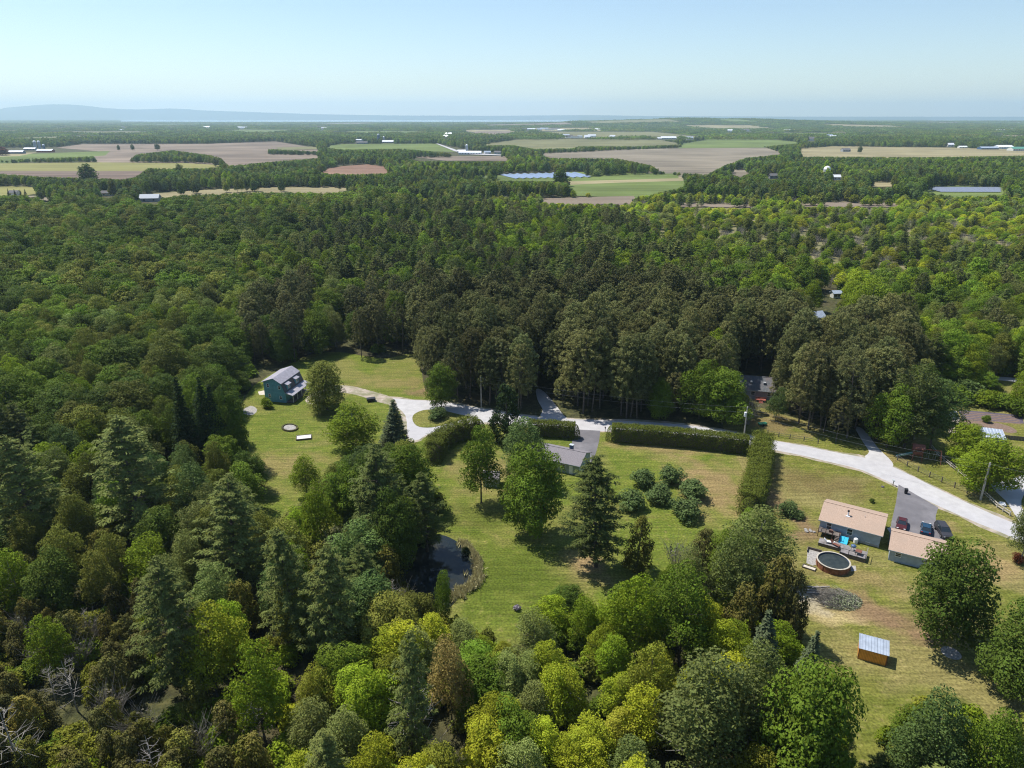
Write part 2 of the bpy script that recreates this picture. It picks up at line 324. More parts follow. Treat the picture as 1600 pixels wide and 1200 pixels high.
sheet('lawn', LAWN_A, M['lawn'], .004, 4, label='mown lawn around the teal house'); sheet('lawn', LAWN_B, M['lawn'], .0065, 4, label='mown lawn around the pond'); sheet('lawn', LAWN_C, M['lawn2'], .009, 3, label='mown lawn around the tan roofed house')
def verge(px, w, z, mat):
    pts = [at(x, y) for x, y in spline(px, 2)]; n = len(pts); out = []
    area = sum(pts[i].x*pts[(i+1) % n].y-pts[(i+1) % n].x*pts[i].y for i in range(n)); sg = 1 if area > 0 else -1
    rv_ = random.Random(2)
    for i in range(n):
        d = (pts[(i+1) % n]-pts[i-1]).normalized(); q = pts[i]+Vector((d.y, -d.x, 0))*sg*w*rv_.uniform(.35, 1.5); out.append(proj(q.x, q.y, 0))
    sheet('road_verge', out, mat, z, 0)
ROADPX = [(608,622),(645,625),(687,627),(727,634),(764,640),(823,650),(899,655),(950,657),(1040,661),(1130,672),(1207,688),(1250,695.6),(1316,708.8),(1362,717.5),(1403,733),(1469,765.6),(1534,796),(1578,815),(1640,838),(1750,880),(1750,925),(1600,848),(1534,820),(1469,792),(1403,760),(1348,735),(1305,724),(1250,711),(1208,703),(1130,688),(1040,677),(950,674),(902,673),(860,668),(800,664),(760,660),(720,664),(690,672),(665,680),(655,687),(640,687),(636,670),(634,650),(620,636),(600,628)]
verge(ROADPX, .9, .0125, M['dirt'])
sheet('road', ROADPX, M['gravel'], .016, 2, label='pale grey road curving through the lots')
sheet('lane', [(838,608),(850,612),(866,630),(880,648),(884,655),(846,652),(848,640),(840,625)], M['gravel'], .02, 3, label='gravel side lane leading into the pines')
sheet('lane', [(1336,668),(1350,672),(1372,700),(1394,722),(1390,730),(1352,716),(1358,706),(1348,690)], M['gravel'], .02, 3, label='gravel lane entering the woods beside the swing set')
sheet('dirt_drive', [(478,622),(510,604),(546,603),(580,611),(612,621),(618,633),(590,628),(560,618),(530,614),(505,626),(485,632)], M['dirt'], .02, 3, label='dirt drive to the teal house')
sheet('driveway', [(897,671),(938,673),(936,690),(931,708),(924,726),(880,722),(892,702)], M['asphalt'], .02, 0, label='short paved driveway of the sage house')
sheet('driveway', [(1404,757),(1440,778),(1466,793),(1462,806),(1462,820),(1475,838),(1483,852),(1440,866),(1388,850),(1393,815),(1400,785)], M['asphalt'], .02, 0, label='grey asphalt driveway with parked cars')
sheet('driveway', [(1600,742),(1578,751),(1547,757),(1571,782),(1588,808),(1602,826),(1622,830),(1600,800),(1596,782),(1612,760),(1660,745)], M['gravel'], .02, 2, label='pale concrete driveway beyond the utility pole')
sheet('road', [(1500,600),(1545,594),(1580,596),(1640,604),(1640,598),(1580,590),(1545,589),(1500,594)], M['gravel'], .02, 2, label='narrow track beyond the garden')
sheet('grass_island', [(645,650),(655,643),(670,640),(690,641),(715,647),(737,652),(722,656),(700,662),(675,668),(655,667),(646,660)], M['lawn'], .06, 3, label='grass island inside the turning loop')
# pond
pond = [(690,836),(712,845),(732,858),(748,868),(752,885),(746,900),(736,916),(718,932),(700,950),(665,948),(635,930),(618,910),(615,880),(630,855),(660,838)]
sheet('pond', pond, water_mat('pond_water', (.012, .017, .018), (.045, .042, .028), .16), .03, 4, label='dark still pond at the lawn edge')
# fields
Fd = [
 ('brown',[(88,231),(130,225),(320,225),(430,221),(497,232),(497,249),(380,262),(250,262),(110,250),(110,245),(170,238)]),
 ('green',[(-60,252),(-60,243),(60,240),(172,236),(165,243),(110,248),(0,256)]),('tan',[(-60,241),(0,240),(60,238),(30,244),(-60,247)]),
 ('yellow',[(-60,256),(155,254),(285,255),(357,259),(330,268),(0,268),(-60,268)]),('dark',[(-60,267.5),(300,267.5),(240,277),(190,284),(60,280),(-60,277)]),
 ('tan',[(215,305),(320,297),(430,293),(540,293),(600,298),(500,306),(400,306),(300,312),(215,312)]),('yellow',[(-60,288),(60,293),(58,303),(0,312),(-60,312)]),
 ('red',[(486,268),(534,260),(575,257),(610,262),(612,276),(540,278),(490,274)]),
 ('green',[(500,229),(534,225),(680,224),(720,238),(640,236),(540,236)]),('tan',[(703,202.5),(740,200),(805,199.5),(812,207),(765,209)]),
 ('olive',[(740,226),(820,217),(1030,218.5),(1070,226),(880,233),(835,234),(740,232)]),
 ('pink',[(840,240),(948,234.5),(1067,232),(1190,229.5),(1232,240),(1180,250),(1145,264),(1120,282),(1034,280),(980,262),(850,252)]),
 ('brown',[(640,245),(860,244),(870,252),(700,252)]),
 ('pink',[(1135,265),(1180,267),(1165,280),(1130,280)]),('tan',[(885,282),(970,275),(1070,277.5),(1075,283),(970,286.5),(893,291)]),
 ('green',[(880,290),(970,286),(1075,283),(1085,292),(1030,312),(880,306)]),('green',[(590,276),(780,274),(900,269),(1060,272),(1060,279),(890,284),(770,284),(590,281)]),
 ('marsh',[(830,311),(990,307),(1000,320),(910,324),(845,322)]),('green',[(1060,224),(1110,216.5),(1190,216.5),(1265,223),(1200,231),(1060,232)]),
 ('tan',[(1245,231),(1300,228.5),(1480,231),(1680,236),(1680,246),(1440,249),(1250,247)]),('tan',[(1350,285),(1400,284),(1420,292),(1360,293)]),
 ('green',[(1400,290),(1640,290),(1640,304),(1500,310),(1430,304)]),('marsh',[(1250,316),(1400,318),(1400,325),(1250,324)]),('marsh',[(1060,318),(1180,320),(1180,326),(1060,324)]),
 ('olive',[(430,231),(500,229),(520,233),(440,235)]),('green',[(1060,196),(1160,195.5),(1160,197.5),(1070,198)]),('olive',[(1300,205),(1400,204),(1420,207),(1300,207.5)]),
 ('green',[(380,203),(480,202.5),(480,205),(390,205)]),('tan',[(120,208),(230,206.5),(230,208.5),(130,210)]),('green',[(560,196),(640,195.5),(650,197),(565,197.5)]),
 ('olive',[(1480,213),(1640,212),(1640,215),(1490,216)]),('tan',[(860,210),(990,209),(1000,212),(870,213)]),('green',[(0,214),(90,213),(90,215.5),(0,217)])]
tag(sheet('swamp_ground', [(880,322),(1000,318),(1250,316),(1700,318),(1900,440),(1330,425),(1180,395),(1010,372),(900,345)], noise_mat('reedy_ground', [(0, (.10, .11, .035)), (.5, (.17, .155, .07)), (1, (.24, .2, .13))], .05, .95, detail=10), .1, 2), 'pale reedy ground of the swamp woods')
for i, (k, px) in enumerate(Fd):
    o = sheet('field', px, FM[k], .25+.02*i, 0)
    o['label'] = {'brown':'bare brown','green':'green','tan':'tan stubble','yellow':'yellow green hay','dark':'dark ploughed','red':'red brown ploughed','olive':'olive green','pink':'pinkish brown ploughed','marsh':'reddish marsh reed'}[k]+' field on the far plain'
sheet('road', [(40,308),(60,308.5),(100,313),(103,316),(70,315.5),(40,311)], FM['pink'], 1.2, 0, label='pale road at the left beyond the woods')
sheet('road', [(680,224.5),(683,224.5),(716,236),(740,240),(790,243),(790,244),(735,242),(710,237)], M['gravel'], 1.2, 0, label='farm track running down to the white barns')
sheet('road', [(1140,281),(1185,284),(1185,285.2),(1140,282.2)], M['gravel'], 1.2, 0, label='thin pale track behind the pines')
RNDF = []
rf_ = random.Random(31)
for i in range(130):
    D = 2500*math.exp(rf_.random()**.8*1.5); X = rf_.uniform(-.82, .82)*D; w = rf_.uniform(90, 380)*(1+D/5000); l = rf_.uniform(260, 700)*(1+D/3500)
    if X < 0 and D > 9500: continue
    if any(abs(X-q[0]) < (w+q[2])*.55 and abs(D-q[1]) < (l+q[3])*.6 for q in RNDF): continue
    x, y = proj(X, D, 0)
    if any(abs(x-q[0]) < q[2] and abs(y-q[1]) < 4 for q in ((900, 238, 200), (1150, 240, 130), (280, 238, 220), (600, 232, 120))): continue
    RNDF.append((X, D, w, l))
    pts = [(X-w/2, D-l/2), (X+w/2, D-l/2+rf_.uniform(-30, 30)), (X+w/2+rf_.uniform(-60, 60), D+l/2), (X-w/2+rf_.uniform(-60, 60), D+l/2)]
    mb = MB(); G_ = 6
    for a_ in range(G_):
        for b_ in range(G_):
            def q_(u, v):
                x_ = (pts[0][0]*(1-u)+pts[1][0]*u)*(1-v)+(pts[3][0]*(1-u)+pts[2][0]*u)*v; y_ = (pts[0][1]*(1-u)+pts[1][1]*u)*(1-v)+(pts[3][1]*(1-u)+pts[2][1]*u)*v
                return (x_, y_, gh(x_, y_)+1.6)
            mb.poly([q_(a_/G_, b_/G_), q_((a_+1)/G_, b_/G_), q_((a_+1)/G_, (b_+1)/G_), q_(a_/G_, (b_+1)/G_)])
    tag(mb.build('field', FM[rf_.choice(['green', 'green', 'olive', 'tan', 'brown', 'olive', 'yellow', 'pink'])]), 'small farm field between the distant woods', kind='structure')
# lake and far shore
lk = MB(); lp = [(180,189.9),(330,190.6),(560,190.4),(760,190.6),(905,190.1),(905,188.0),(700,187.2),(520,186.9),(350,187.0),(200,187.5)]
lk.poly([(*at(x, y).xy, 3.) for x, y in lp][::-1]); 
lkm = bpy.data.materials.new('lake_water'); lkm.use_nodes = True; b = lkm.node_tree.nodes['Principled BSDF']; b.inputs['Base Color'].default_value = (.2, .27, .33, 1); b.inputs['Roughness'].default_value = .12; b.inputs['IOR'].default_value = 1.33
lo = tag(lk.build('lake', lkm), 'long lake strip under the far horizon', kind='structure')
if lo.data.polygons[0].normal.z < 0: lo.data.flip_normals()
l2 = MB(); l2.poly([(*at(x, y).xy, 6.) for x, y in [(1455,188.4),(1640,188.2),(1640,187.5),(1460,187.7)]][::-1]); l2o = tag(l2.build('lake', lkm), 'small lake glint at the right horizon', kind='structure')
if l2o.data.polygons[0].normal.z < 0: l2o.data.flip_normals()
prof = [(-900,178),(-300,181),(0,181),(60,178),(100,172),(130,166.5),(180,163),(215,165),(250,170),(290,171.5),(340,169.5),(380,173),(440,175),(530,178.5),(640,180.5),(780,181),(900,179.8),(1000,181.5),(1200,182.2),(1700,182.4),(2500,182)]
mb = MB(); rng = random.Random(4); D0 = 22500.; cols = 150; rows = 9
px0 = np.linspace(-900, 2500, cols); pyv = np.interp(px0, [p[0] for p in prof], [p[1] for p in prof])
hs = [HC+(600-y-FPX*math.tan(TH))/FPX*(D0*1.0)*.9 for y in pyv]
for j in range(rows):
    f = j/(rows-1)*2-1; D = D0+f*2600
    for i in range(cols):
        h = max(0, hs[i])*math.exp(-(f*1.7)**2)*(1+rng.uniform(-.08, .08)*(f != 0))
        if abs(f) == 1: h = -2
        mb.v.append(((px0[i]-800)/FPX*D0*1.068*(1+.02*f), D, h))
for j in range(rows-1):
    for i in range(cols-1):
        a = j*cols+i; mb.f.append((a, a+1, a+cols+1, a+cols)); mb.m.append(0)
tag(mb.build('mountains', noise_mat('mountain_forest', [(0, (.03, .045, .02)), (1, (.06, .08, .04))], .002), smooth=True), 'low blue mountain range on the left horizon', kind='structure')
# ------------------------------------------------------------------ haze
hz = MB().box(-28000, 28000, -28000, 28000, -3, 560)
hm = bpy.data.materials.new('haze_air'); hm.use_nodes = True; t = hm.node_tree; t.nodes.clear()
o_ = t.nodes.new('ShaderNodeOutputMaterial'); pv = t.nodes.new('ShaderNodeVolumePrincipled'); t.links.new(pv.outputs[0], o_.inputs['Volume'])
pv.inputs['Color'].default_value = (.62, .835, 1, 1); pv.inputs['Density'].default_value = HAZE_DENSITY; pv.inputs['Anisotropy'].default_value = .3
hm.cycles.homogeneous_volume = True
tag(hz.build('haze', hm), 'pale blue summer haze over the plain', kind='stuff')
# ------------------------------------------------------------------ houses
def window(parent, x, y, z, w, h, side, name='window'):
    """window on a wall; side 'f' faces -y, 'b' +y, 'l' -x, 'r' +x; frame proud of the wall, pane set in it"""
    f = MB(); g = MB(); t = .09; d = .06
    def P(u, v, dep):
        return {'f': (x+u, y-dep, z+v), 'b': (x-u, y+dep, z+v), 'l': (x-dep, y-u, z+v), 'r': (x+dep, y+u, z+v)}[side]
    def bx(mb, u0, u1, v0, v1, d0, d1):
        mb.faces([P(u0,v0,d0),P(u1,v0,d0),P(u1,v1,d0),P(u0,v1,d0),P(u0,v0,d1),P(u1,v0,d1),P(u1,v1,d1),P(u0,v1,d1)], [(0,3,2,1),(4,5,6,7),(0,1,5,4),(1,2,6,5),(2,3,7,6),(3,0,4,7)])
    bx(f, 0, t, 0, h, -.02, d); bx(f, w-t, w, 0, h, -.02, d); bx(f, t, w-t, 0, t, -.02, d+.02); bx(f, t, w-t, h-t, h, -.02, d); bx(f, t, w-t, h/2-.025, h/2+.025, -.02, d-.01)
    bx(g, t, w-t, t, h-t, -.01, .02)
    fr = f.build(name, M['white'], parent); g.build('pane', M['glass'], fr); return fr
def gable(root, L, D, wh, rh, wallm, roofm, over=.35, gover=.3, th=.14, wall_in=True):
    """walls with gable ends along x, a two-sided roof whose ridge runs along x"""
    w = MB(); pts = [(0, -.3), (D, -.3), (D, wh), (D/2, rh-.12), (0, wh)]
    w.prism(pts, 0, L); w.build('wall', wallm, root)
    sl = (rh-wh)/(D/2); e0 = (-over, wh-over*sl); r = MB()
    for s in (0, 1):
        a = [(-over, wh-over*sl), (D/2, rh), (D/2, rh+th), (-over, wh-over*sl+th)]
        if s: a = [(D-p[0], p[1]) for p in a][::-1]
        r.prism(a, -gover, L+gover)
    ro = r.build('roof', roofm, root)
    t = MB()
    for s in (0, 1):
        y = -over-.04 if not s else D+over; t.box(-gover, L+gover, y, y+.04, e0[1]-.04, e0[1]+th-.02)
    t.build('eaves_trim', M['trim'], root)
    rc = MB(); rc.box(-gover-.01, L+gover+.01, D/2-.16, D/2+.16, rh+th-.05, rh+th+.03); rc.build('ridge_cap', roofm, ro)
    return ro
def frame_at(name, label, cat, p, q):
    """Empty at ground point p whose x axis runs towards q"""
    return thing(name, label, cat, (p[0], p[1], 0), math.atan2(q[1]-p[1], q[0]-p[0]))
# tan roofed house
h1 = frame_at('ranch_house', 'long single storey house with tan shingle roof and blue grey siding', 'house', (59.3, 118.6), (68.1, 113.15))
L1, D1 = 10.5, 8.5
ro = gable(h1, L1, D1, 2.75, 4.35, M['greysiding'], M['tanroof'], .42, .35)
for x, w, h, z in ((1.15, .95, 1.35, 1.05), (4.75, 1.05, 1.35, .95)): window(h1, x, 0, z, w, h, 'f')
window(h1, 8.2, 0, .05, .8, .5, 'f', 'basement_window'); window(h1, 0, 5.5, 1., .9, 1.1, 'l'); window(h1, L1, 2.5, 1., .9, 1.1, 'r')
MB().box(1.1, 2.0, -.05, .02, .0, .98).build('door_surround', M['trim'], h1)
MB().box(-.03, L1+.03, -.06, -.001, -.3, .42).build('foundation', M['concrete'], h1)
v = MB(); v.box(4.0, 4.75, 1.9, 2.6, 3.45, 3.72); v.tube((4.35, 2.25, 3.6), (4.35, 2.25, 4.6), .13, .13, 10); vo = v.build('chimney_flashing', M['tinwhite'], ro)
MB().tube((4.35, 2.25, 4.602), (4.35, 2.25, 4.85), .2, .2, 10).build('chimney_cap', M['black'], ro)
MB().tube((7.2, 2.9, 3.8), (7.2, 2.9, 4.3), .05, .05, 8).build('vent_pipe', M['trim'], ro)
d = thing('raised_deck', 'weathered brown wooden deck with railing on the wall of the tan roofed house', 'deck', (59.3, 118.6, 0), h1.rotation_euler.z)
MB().box(.05, 3.9, -1.9, -.08, 1.02, 1.14).build('floor_boards', M['deck'], d)
for x in (.12, 1.4, 2.6, 3.82): MB().box(x-.06, x+.06, -1.88, -1.76, 0, 2.0).build('post', M['playwood'], d)
rl = MB(); rl.box(.06, 3.0, -1.9, -1.84, 1.96, 2.04); rl.box(.05, .11, -1.9, -.1, 1.96, 2.04)
for i in range(22): rl.box(.1+i*.14, .13+i*.14, -1.88, -1.85, 1.14, 1.96)
rl.build('railing', M['deck'], d)
for i in range(6): MB().box(3.1, 3.85, -2.1-.25*i, -1.9-.25*i, .9-.17*i, .94-.17*i).build('step', M['deck'], d)
MB().box(1.9, 2.5, -1.3, -.8, 1.15, 1.6).build('planter_box', M['playwood'], d)
d2 = thing('pool_deck', 'grey weathered low deck strip between the tan roofed house and the pool', 'deck', (57.15, 113.75, 0), h1.rotation_euler.z)
MB().box(0, 5.2, 0, 1.9, .55, .68).build('floor_boards', M['deckgrey'], d2); MB().box(3.9, 8.3, -1.5, 1.2, .7, .84).build('upper_boards', M['deckgrey'], d2)
MB().box(.03, 5.1, .02, .08, 0, .54).build('skirt', M['postwood'], d2); MB().box(3.92, 8.28, -1.48, -1.42, 0, .69).build('skirt', M['postwood'], d2)
r2 = MB()
for x in (4., 5.4, 6.8, 8.2): r2.box(x-.05, x+.05, -1.5, -1.4, .84, 1.7)
r2.box(4, 8.25, -1.5, -1.42, 1.66, 1.74); r2.box(8.18, 8.26, -1.5, 1.2, 1.66, 1.74); r2.build('railing', M['deckgrey'], d2)
def loc2(u, v, z=0.): # house frame to world
    a = h1.rotation_euler.z; return (57.15+u*math.cos(a)-v*math.sin(a), 113.75+u*math.sin(a)+v*math.cos(a), z)
def chair(name, label, p, rz, mat):
    t = thing(name, label, 'lounge chair', p, rz)
    MB().box(-.3, .3, -.5, .8, .3, .38).build('seat', mat, t)
    b = MB(); b.faces([(-.3,.8,.34),(.3,.8,.34),(.3,1.3,.85),(-.3,1.3,.85),(-.3,.84,.3),(.3,.84,.3),(.3,1.34,.81),(-.3,1.34,.81)], [(0,1,2,3),(7,6,5,4),(0,4,5,1),(1,5,6,2),(2,6,7,3),(3,7,4,0)]); b.build('backrest', mat, t)
    for x in (-.26, .26):
        for y in (-.42, .7): MB().box(x-.03, x+.03, y-.03, y+.03, 0, .3).build('leg', mat, t)
chair('lounge_chair', 'white reclining lounge chair on the grey pool deck', loc2(2.2, .9, .68), 1.2, M['white'])
chair('lounge_chair', 'brown folding lounge chair beside the white one on the pool deck', loc2(3.2, .4, .68), .6, M['playwood'])
g = thing('grill', 'dark blue covered grill on the upper part of the pool deck', 'grill', loc2(5.9, .2, .84), 1.0)
MB().lathe([(0, .75), (.35, .78), (.5, .95), (.42, 1.15), (.2, 1.28), (0, 1.3)], 14).build('lid', M['siloblue'], g)
for a in range(3): MB().tube((.3*math.cos(a*2.1), .3*math.sin(a*2.1), .8), (.4*math.cos(a*2.1), .4*math.sin(a*2.1), 0), .03).build('leg', M['black'], g)
t_ = thing('patio_table', 'dark brown square table on the upper pool deck', 'table', loc2(6.9, -.5, .84), .9)
MB().box(-.5, .5, -.5, .5, .66, .72).build('tabletop', M['playwood'], t_)
for x in (-.42, .42):
    for y in (-.42, .42): MB().box(x-.04, x+.04, y-.04, y+.04, 0, .66).build('leg', M['playwood'], t_)
s_ = thing('play_slide', 'bright cyan plastic sheet leaning at the deck stairs of the tan roofed house', 'slide', (62.5, 115.0, 0), h1.rotation_euler.z)
b = MB(); b.faces([(-.75,-.9,.1),(.75,-.9,.1),(.75,.7,.75),(-.75,.7,.75),(-.75,-.9,.0),(.75,-.9,.0),(.75,.7,.65),(-.75,.7,.65)], [(0,1,2,3),(7,6,5,4),(0,4,5,1),(1,5,6,2),(2,6,7,3),(3,7,4,0)]); b.build('panel', M['cyan'], s_)
for x in (-.75, 0, .72): MB().bar((x, -.9, .13), (x, .7, .78), .06, .08).build('rib', M['cyan'], s_)
t_ = thing('barrel', 'white round tank standing against the long blue grey wall', 'tank', (64.6, 114.6, 0))
MB().lathe([(0, .0), (.36, .0), (.4, .1), (.4, .85), (.3, 1.0), (.1, 1.06), (0, 1.06)], 16).build('tank_body', M['white'], t_); MB().lathe([(0, 1.06), (.1, 1.06), (.1, 1.14), (0, 1.14)], 10).build('lid', M['trim'], t_)
# pool
p_ = thing('round_pool', 'round above ground pool with rust brown wall and dark water', 'pool', (57.15, 107.15, 0))
R_ = 2.75
MB().lathe([(R_, 0), (R_, 1.22)], 40).build('wall', M['rust'], p_); MB().lathe([(R_-.12, 1.2), (R_-.12, 0)], 40).build('liner', M['siloblue'], p_)
MB().lathe([(R_-.16, 1.2), (R_+.1, 1.2), (R_+.1, 1.28), (R_-.16, 1.28), (R_-.16, 1.2)], 40).build('rim', M['rail'], p_)
MB().poly([((R_-.13)*math.cos(2*PI*i/40), (R_-.13)*math.sin(2*PI*i/40), .98) for i in range(40)]) 
wb = MB(); wb.poly([((R_-.13)*math.cos(2*PI*i/40), (R_-.13)*math.sin(2*PI*i/40), .98) for i in range(40)]); wb.build('water', M['poolwater'], p_)
for i in range(12):
    a = 2*PI*i/12; MB().box(-.05, .05, -.04, .04, 0, 1.22).build('upright', M['rust'], p_).location = ((R_+.03)*math.cos(a), (R_+.03)*math.sin(a), 0)
sheet('paving', [(1262,858),(1275,857),(1286,868),(1283,880),(1270,884),(1260,880)], M['stone'], .024, 0, label='pale stone paving left of the pool'); sheet('paving', [(1329,884),(1337,884),(1338,892),(1330,893)], M['stone'], .024, 0)
w_ = thing('retaining_fence', 'low dark timber edging around the pale paving beside the pool', 'edging', (0, 0, 0))
pp = [at(1261, 863), at(1262, 857.5), at(1284, 863.5)]
for a, c in zip(pp[:-1], pp[1:]): MB().bar(a+Vector((0, 0, .25)), c+Vector((0, 0, .25)), .12, .5).build('timber', M['postwood'], w_)
t_ = thing('plywood_box', 'shallow brown timber box lying on the grass left of the pool', 'box', at(1264, 888), -.6)
for a in ((-1.1, 1.1, -.5, -.44), (-1.1, 1.1, .44, .5), (-1.1, -1.04, -.44, .44), (1.04, 1.1, -.44, .44)): MB().box(*a, 0, .3).build('side_board', M['deck'], t_)
MB().box(-1.04, 1.04, -.44, .44, .0, .16).build('filling', M['sand'], t_)
rr = random.Random(5)
def rock(name, label, p, s, mat=None, group=None, cat='stone'):
    m = MB(); 
    import bmesh
    bm = bmesh.new(); bmesh.ops.create_icosphere(bm, subdivisions=2, radius=s)
    for v in bm.verts: v.co *= rr.uniform(.8, 1.15); v.co.z *= .6
    me = bpy.data.meshes.new(name); bm.to_mesh(me); bm.free(); me.materials.append(mat or M['stone'])
    o = obj(name, me); o.location = (p[0], p[1], s*.25); return tag(o, label, cat, group)
for k in range(7): rock('rock', 'grey stone in the small pile left of the tan roofed house', at(1258+rr.uniform(0, 14), 826+rr.uniform(0, 6)), rr.uniform(.2, .4), group='stones piled left of the tan roofed house')
rock('rock', 'white stone beside the split rail fence and pole', at(1566, 789), .75, M['white'])
rock('rock', 'small dark stone on the lawn above the asphalt driveway', at(1379, 761), .35, M['fabric'])
# garage
h2 = frame_at('garage', 'low garage with tan shingle roof and blue grey wall beside the driveway', 'garage', (68.0, 109.1), (76.0, 104.6))
L2, D2 = 8.6, 7.6
ro2 = gable(h2, L2, D2, 2.4, 3.95, M['greysiding'], M['tanroof'], .4, .3)
window(h2, .9, 0, 1.15, 1.0, .8, 'f'); window(h2, 5.4, 0, 1.15, 1.0, .8, 'f')
for x in (.8, 4.6):
    dr = MB().box(x, x+3.1, D2+.005, D2+.06, 0, 2.1).build('garage_door', M['white'], h2)
    for k in range(4): MB().box(x+.1, x+3.0, D2+.062, D2+.085, .08+k*.52, .08+k*.52+.42).build('door_panel', M['white'], dr)
wp_ = sheet('walkway', [(1386,826),(1392,823),(1397,828),(1391,833)], M['concrete'], .026, 0)
# cars
def car(name, label, p, heading, paint, L=4.5, Wd=1.82, H=1.5, suv=False):
    t = thing(name, label, 'car', (p[0], p[1], 0), heading)      # x forward
    if suv: prof = [(-.5,.32),(-.5,.92),(-.47,1.02),(-.42,1.62),(-.36,1.72),(.08,1.72),(.22,1.1),(.44,1.0),(.5,.82),(.5,.32)]
    else: prof = [(-.5,.3),(-.5,.82),(-.46,.95),(-.38,.99),(-.28,1.4),(-.2,1.46),(.06,1.46),(.2,.98),(.42,.84),(.49,.68),(.5,.3)]
    hb = prof[2][1]
    def sect(pts, hw0, hw1, m, nm):
        mb = MB(); n = len(pts); vs = []
        for s in (-1, 1):
            for x, z in pts:
                k = 0 if z <= hb else (z-hb)/(H+.3-hb); vs.append((x*L, s*(hw0+(hw1-hw0)*min(1, k))*(1 if abs(x) < .45 else .93), z))
        mb.faces(vs, [tuple(range(n)), tuple(range(n, 2*n))[::-1]]+[(i, n+i, n+(i+1) % n, (i+1) % n) for i in range(n)])
        o = mb.build(nm, m, t, False); bv = o.modifiers.new('b', 'BEVEL'); bv.width = .05; bv.segments = 2; return o
    low = [q for q in prof if q[1] <= 1.12]
    sect(low, Wd/2, Wd/2, paint, 'body')
    top = [q for q in prof if q[1] > .93]
    x0 = top[0][0]; x1 = top[-1][0] if not suv else .24
    zr = 1.46 if not suv else 1.72
    a, b_, c_, e_ = ((-.4, 1.0), (-.27, zr), (.05, zr), (.2, .98)) if not suv else ((-.47, 1.0), (-.41, zr), (.09, zr), (.24, 1.08))
    sect([a, (b_[0], b_[1]-.02), (c_[0], c_[1]-.02), e_], Wd/2*.94, Wd/2*.74, M['glass'], 'glasshouse')
    rf = MB(); rf.box((b_[0]-.005)*L, (c_[0]-.01)*L, -Wd/2*.72, Wd/2*.72, zr-.03, zr+.04); o = rf.build('roof', paint, t); bv = o.modifiers.new('b', 'BEVEL'); bv.width = .03; bv.segments = 2
    for s in (-1, 1):
        for f0, f1 in ((a, b_), (e_, c_)): MB().bar((f0[0]*L, s*Wd/2*.93, f0[1]), (f1[0]*L, s*Wd/2*.73, f1[1]), .07, .07).build('pillar', paint, t)
    for x in (-.31*L, .31*L):
        for s in (-1, 1):
            w = MB().tube((0, -.11, 0), (0, .11, 0), .34, .34, 18).build('wheel', M['rubber'], t); w.location = (x, s*(Wd/2-.08), .34)
            MB().tube((0, -.12, 0), (0, .12, 0), .2, .2, 12).build('rim', M['chrome'], w)
    for s in (-1, 1):
        MB().box(L*.47, L*.5+.02, s*Wd*.33-.16, s*Wd*.33+.16, .66, .8).build('headlight', M['white'], t)
        MB().box(-L*.5-.02, -L*.47, s*Wd*.36-.14, s*Wd*.36+.14, .74, .92).build('tail_light', M['lampred'], t)
        MB().box(L*.13, L*.16, s*(Wd/2+.04)-.08, s*(Wd/2+.04)+.08, .98, 1.1).build('mirror', paint, t)
    return t
pa = math.atan2(.857, .515)
p1, p2_, p3 = at(1408, 823), at(1446, 830), at(1473, 834)
car('parked_car', 'dark maroon car parked by the corner of the garage with tan roof', p1, pa+PI, plain('maroon_paint', (.085, .02, .022), .25, .2, .03), 4.4)
car('parked_car', 'blue car in the middle of the grey driveway behind the garage', p2_, pa, plain('blue_paint', (.02, .06, .11), .25, .2, .03), 4.3)
car('parked_car', 'large dark grey vehicle at the lawn edge of the driveway', p3, pa+PI+.35, plain('charcoal_paint', (.05, .048, .055), .3, .2, .03), 4.9, 1.95, 1.75, True)
t_ = thing('wheelie_bin', 'dark wheeled rubbish bin at the top corner of the grey driveway', 'bin', at(1415, 771), -.4)
b = MB(); b.faces([(-.25,-.3,.05),(.25,-.3,.05),(.25,.3,.05),(-.25,.3,.05),(-.32,-.38,1.0),(.32,-.38,1.0),(.32,.38,1.0),(-.32,.38,1.0)], [(0,3,2,1),(4,5,6,7),(0,1,5,4),(1,2,6,5),(2,3,7,6),(3,0,4,7)]); b.build('bin_body', M['black'], t_)
MB().box(-.34, .34, -.4, .42, 1.005, 1.08).build('lid', M['black'], t_); MB().tube((-.28, .34, .12), (.28, .34, .12), .13, .13, 10).build('wheel', M['rubber'], t_)
t_ = thing('mailbox', 'small mailbox on a post at the road edge above the grey driveway', 'mailbox', at(1395, 758.5)); MB().box(-.06, .06, -.06, .06, 0, 1.1).build('post', M['postwood'], t_)
MB().box(-.14, .14, -.3, .3, 1.102, 1.35).build('box', M['trim'], t_); 
t_ = thing('mailbox', 'dark mailbox on a post beside the end of the long hedge', 'mailbox', at(945.5, 675)); MB().box(-.06, .06, -.06, .06, 0, 1.1).build('post', M['postwood'], t_); MB().box(-.14, .14, -.3, .3, 1.102, 1.35).build('box', M['black'], t_)
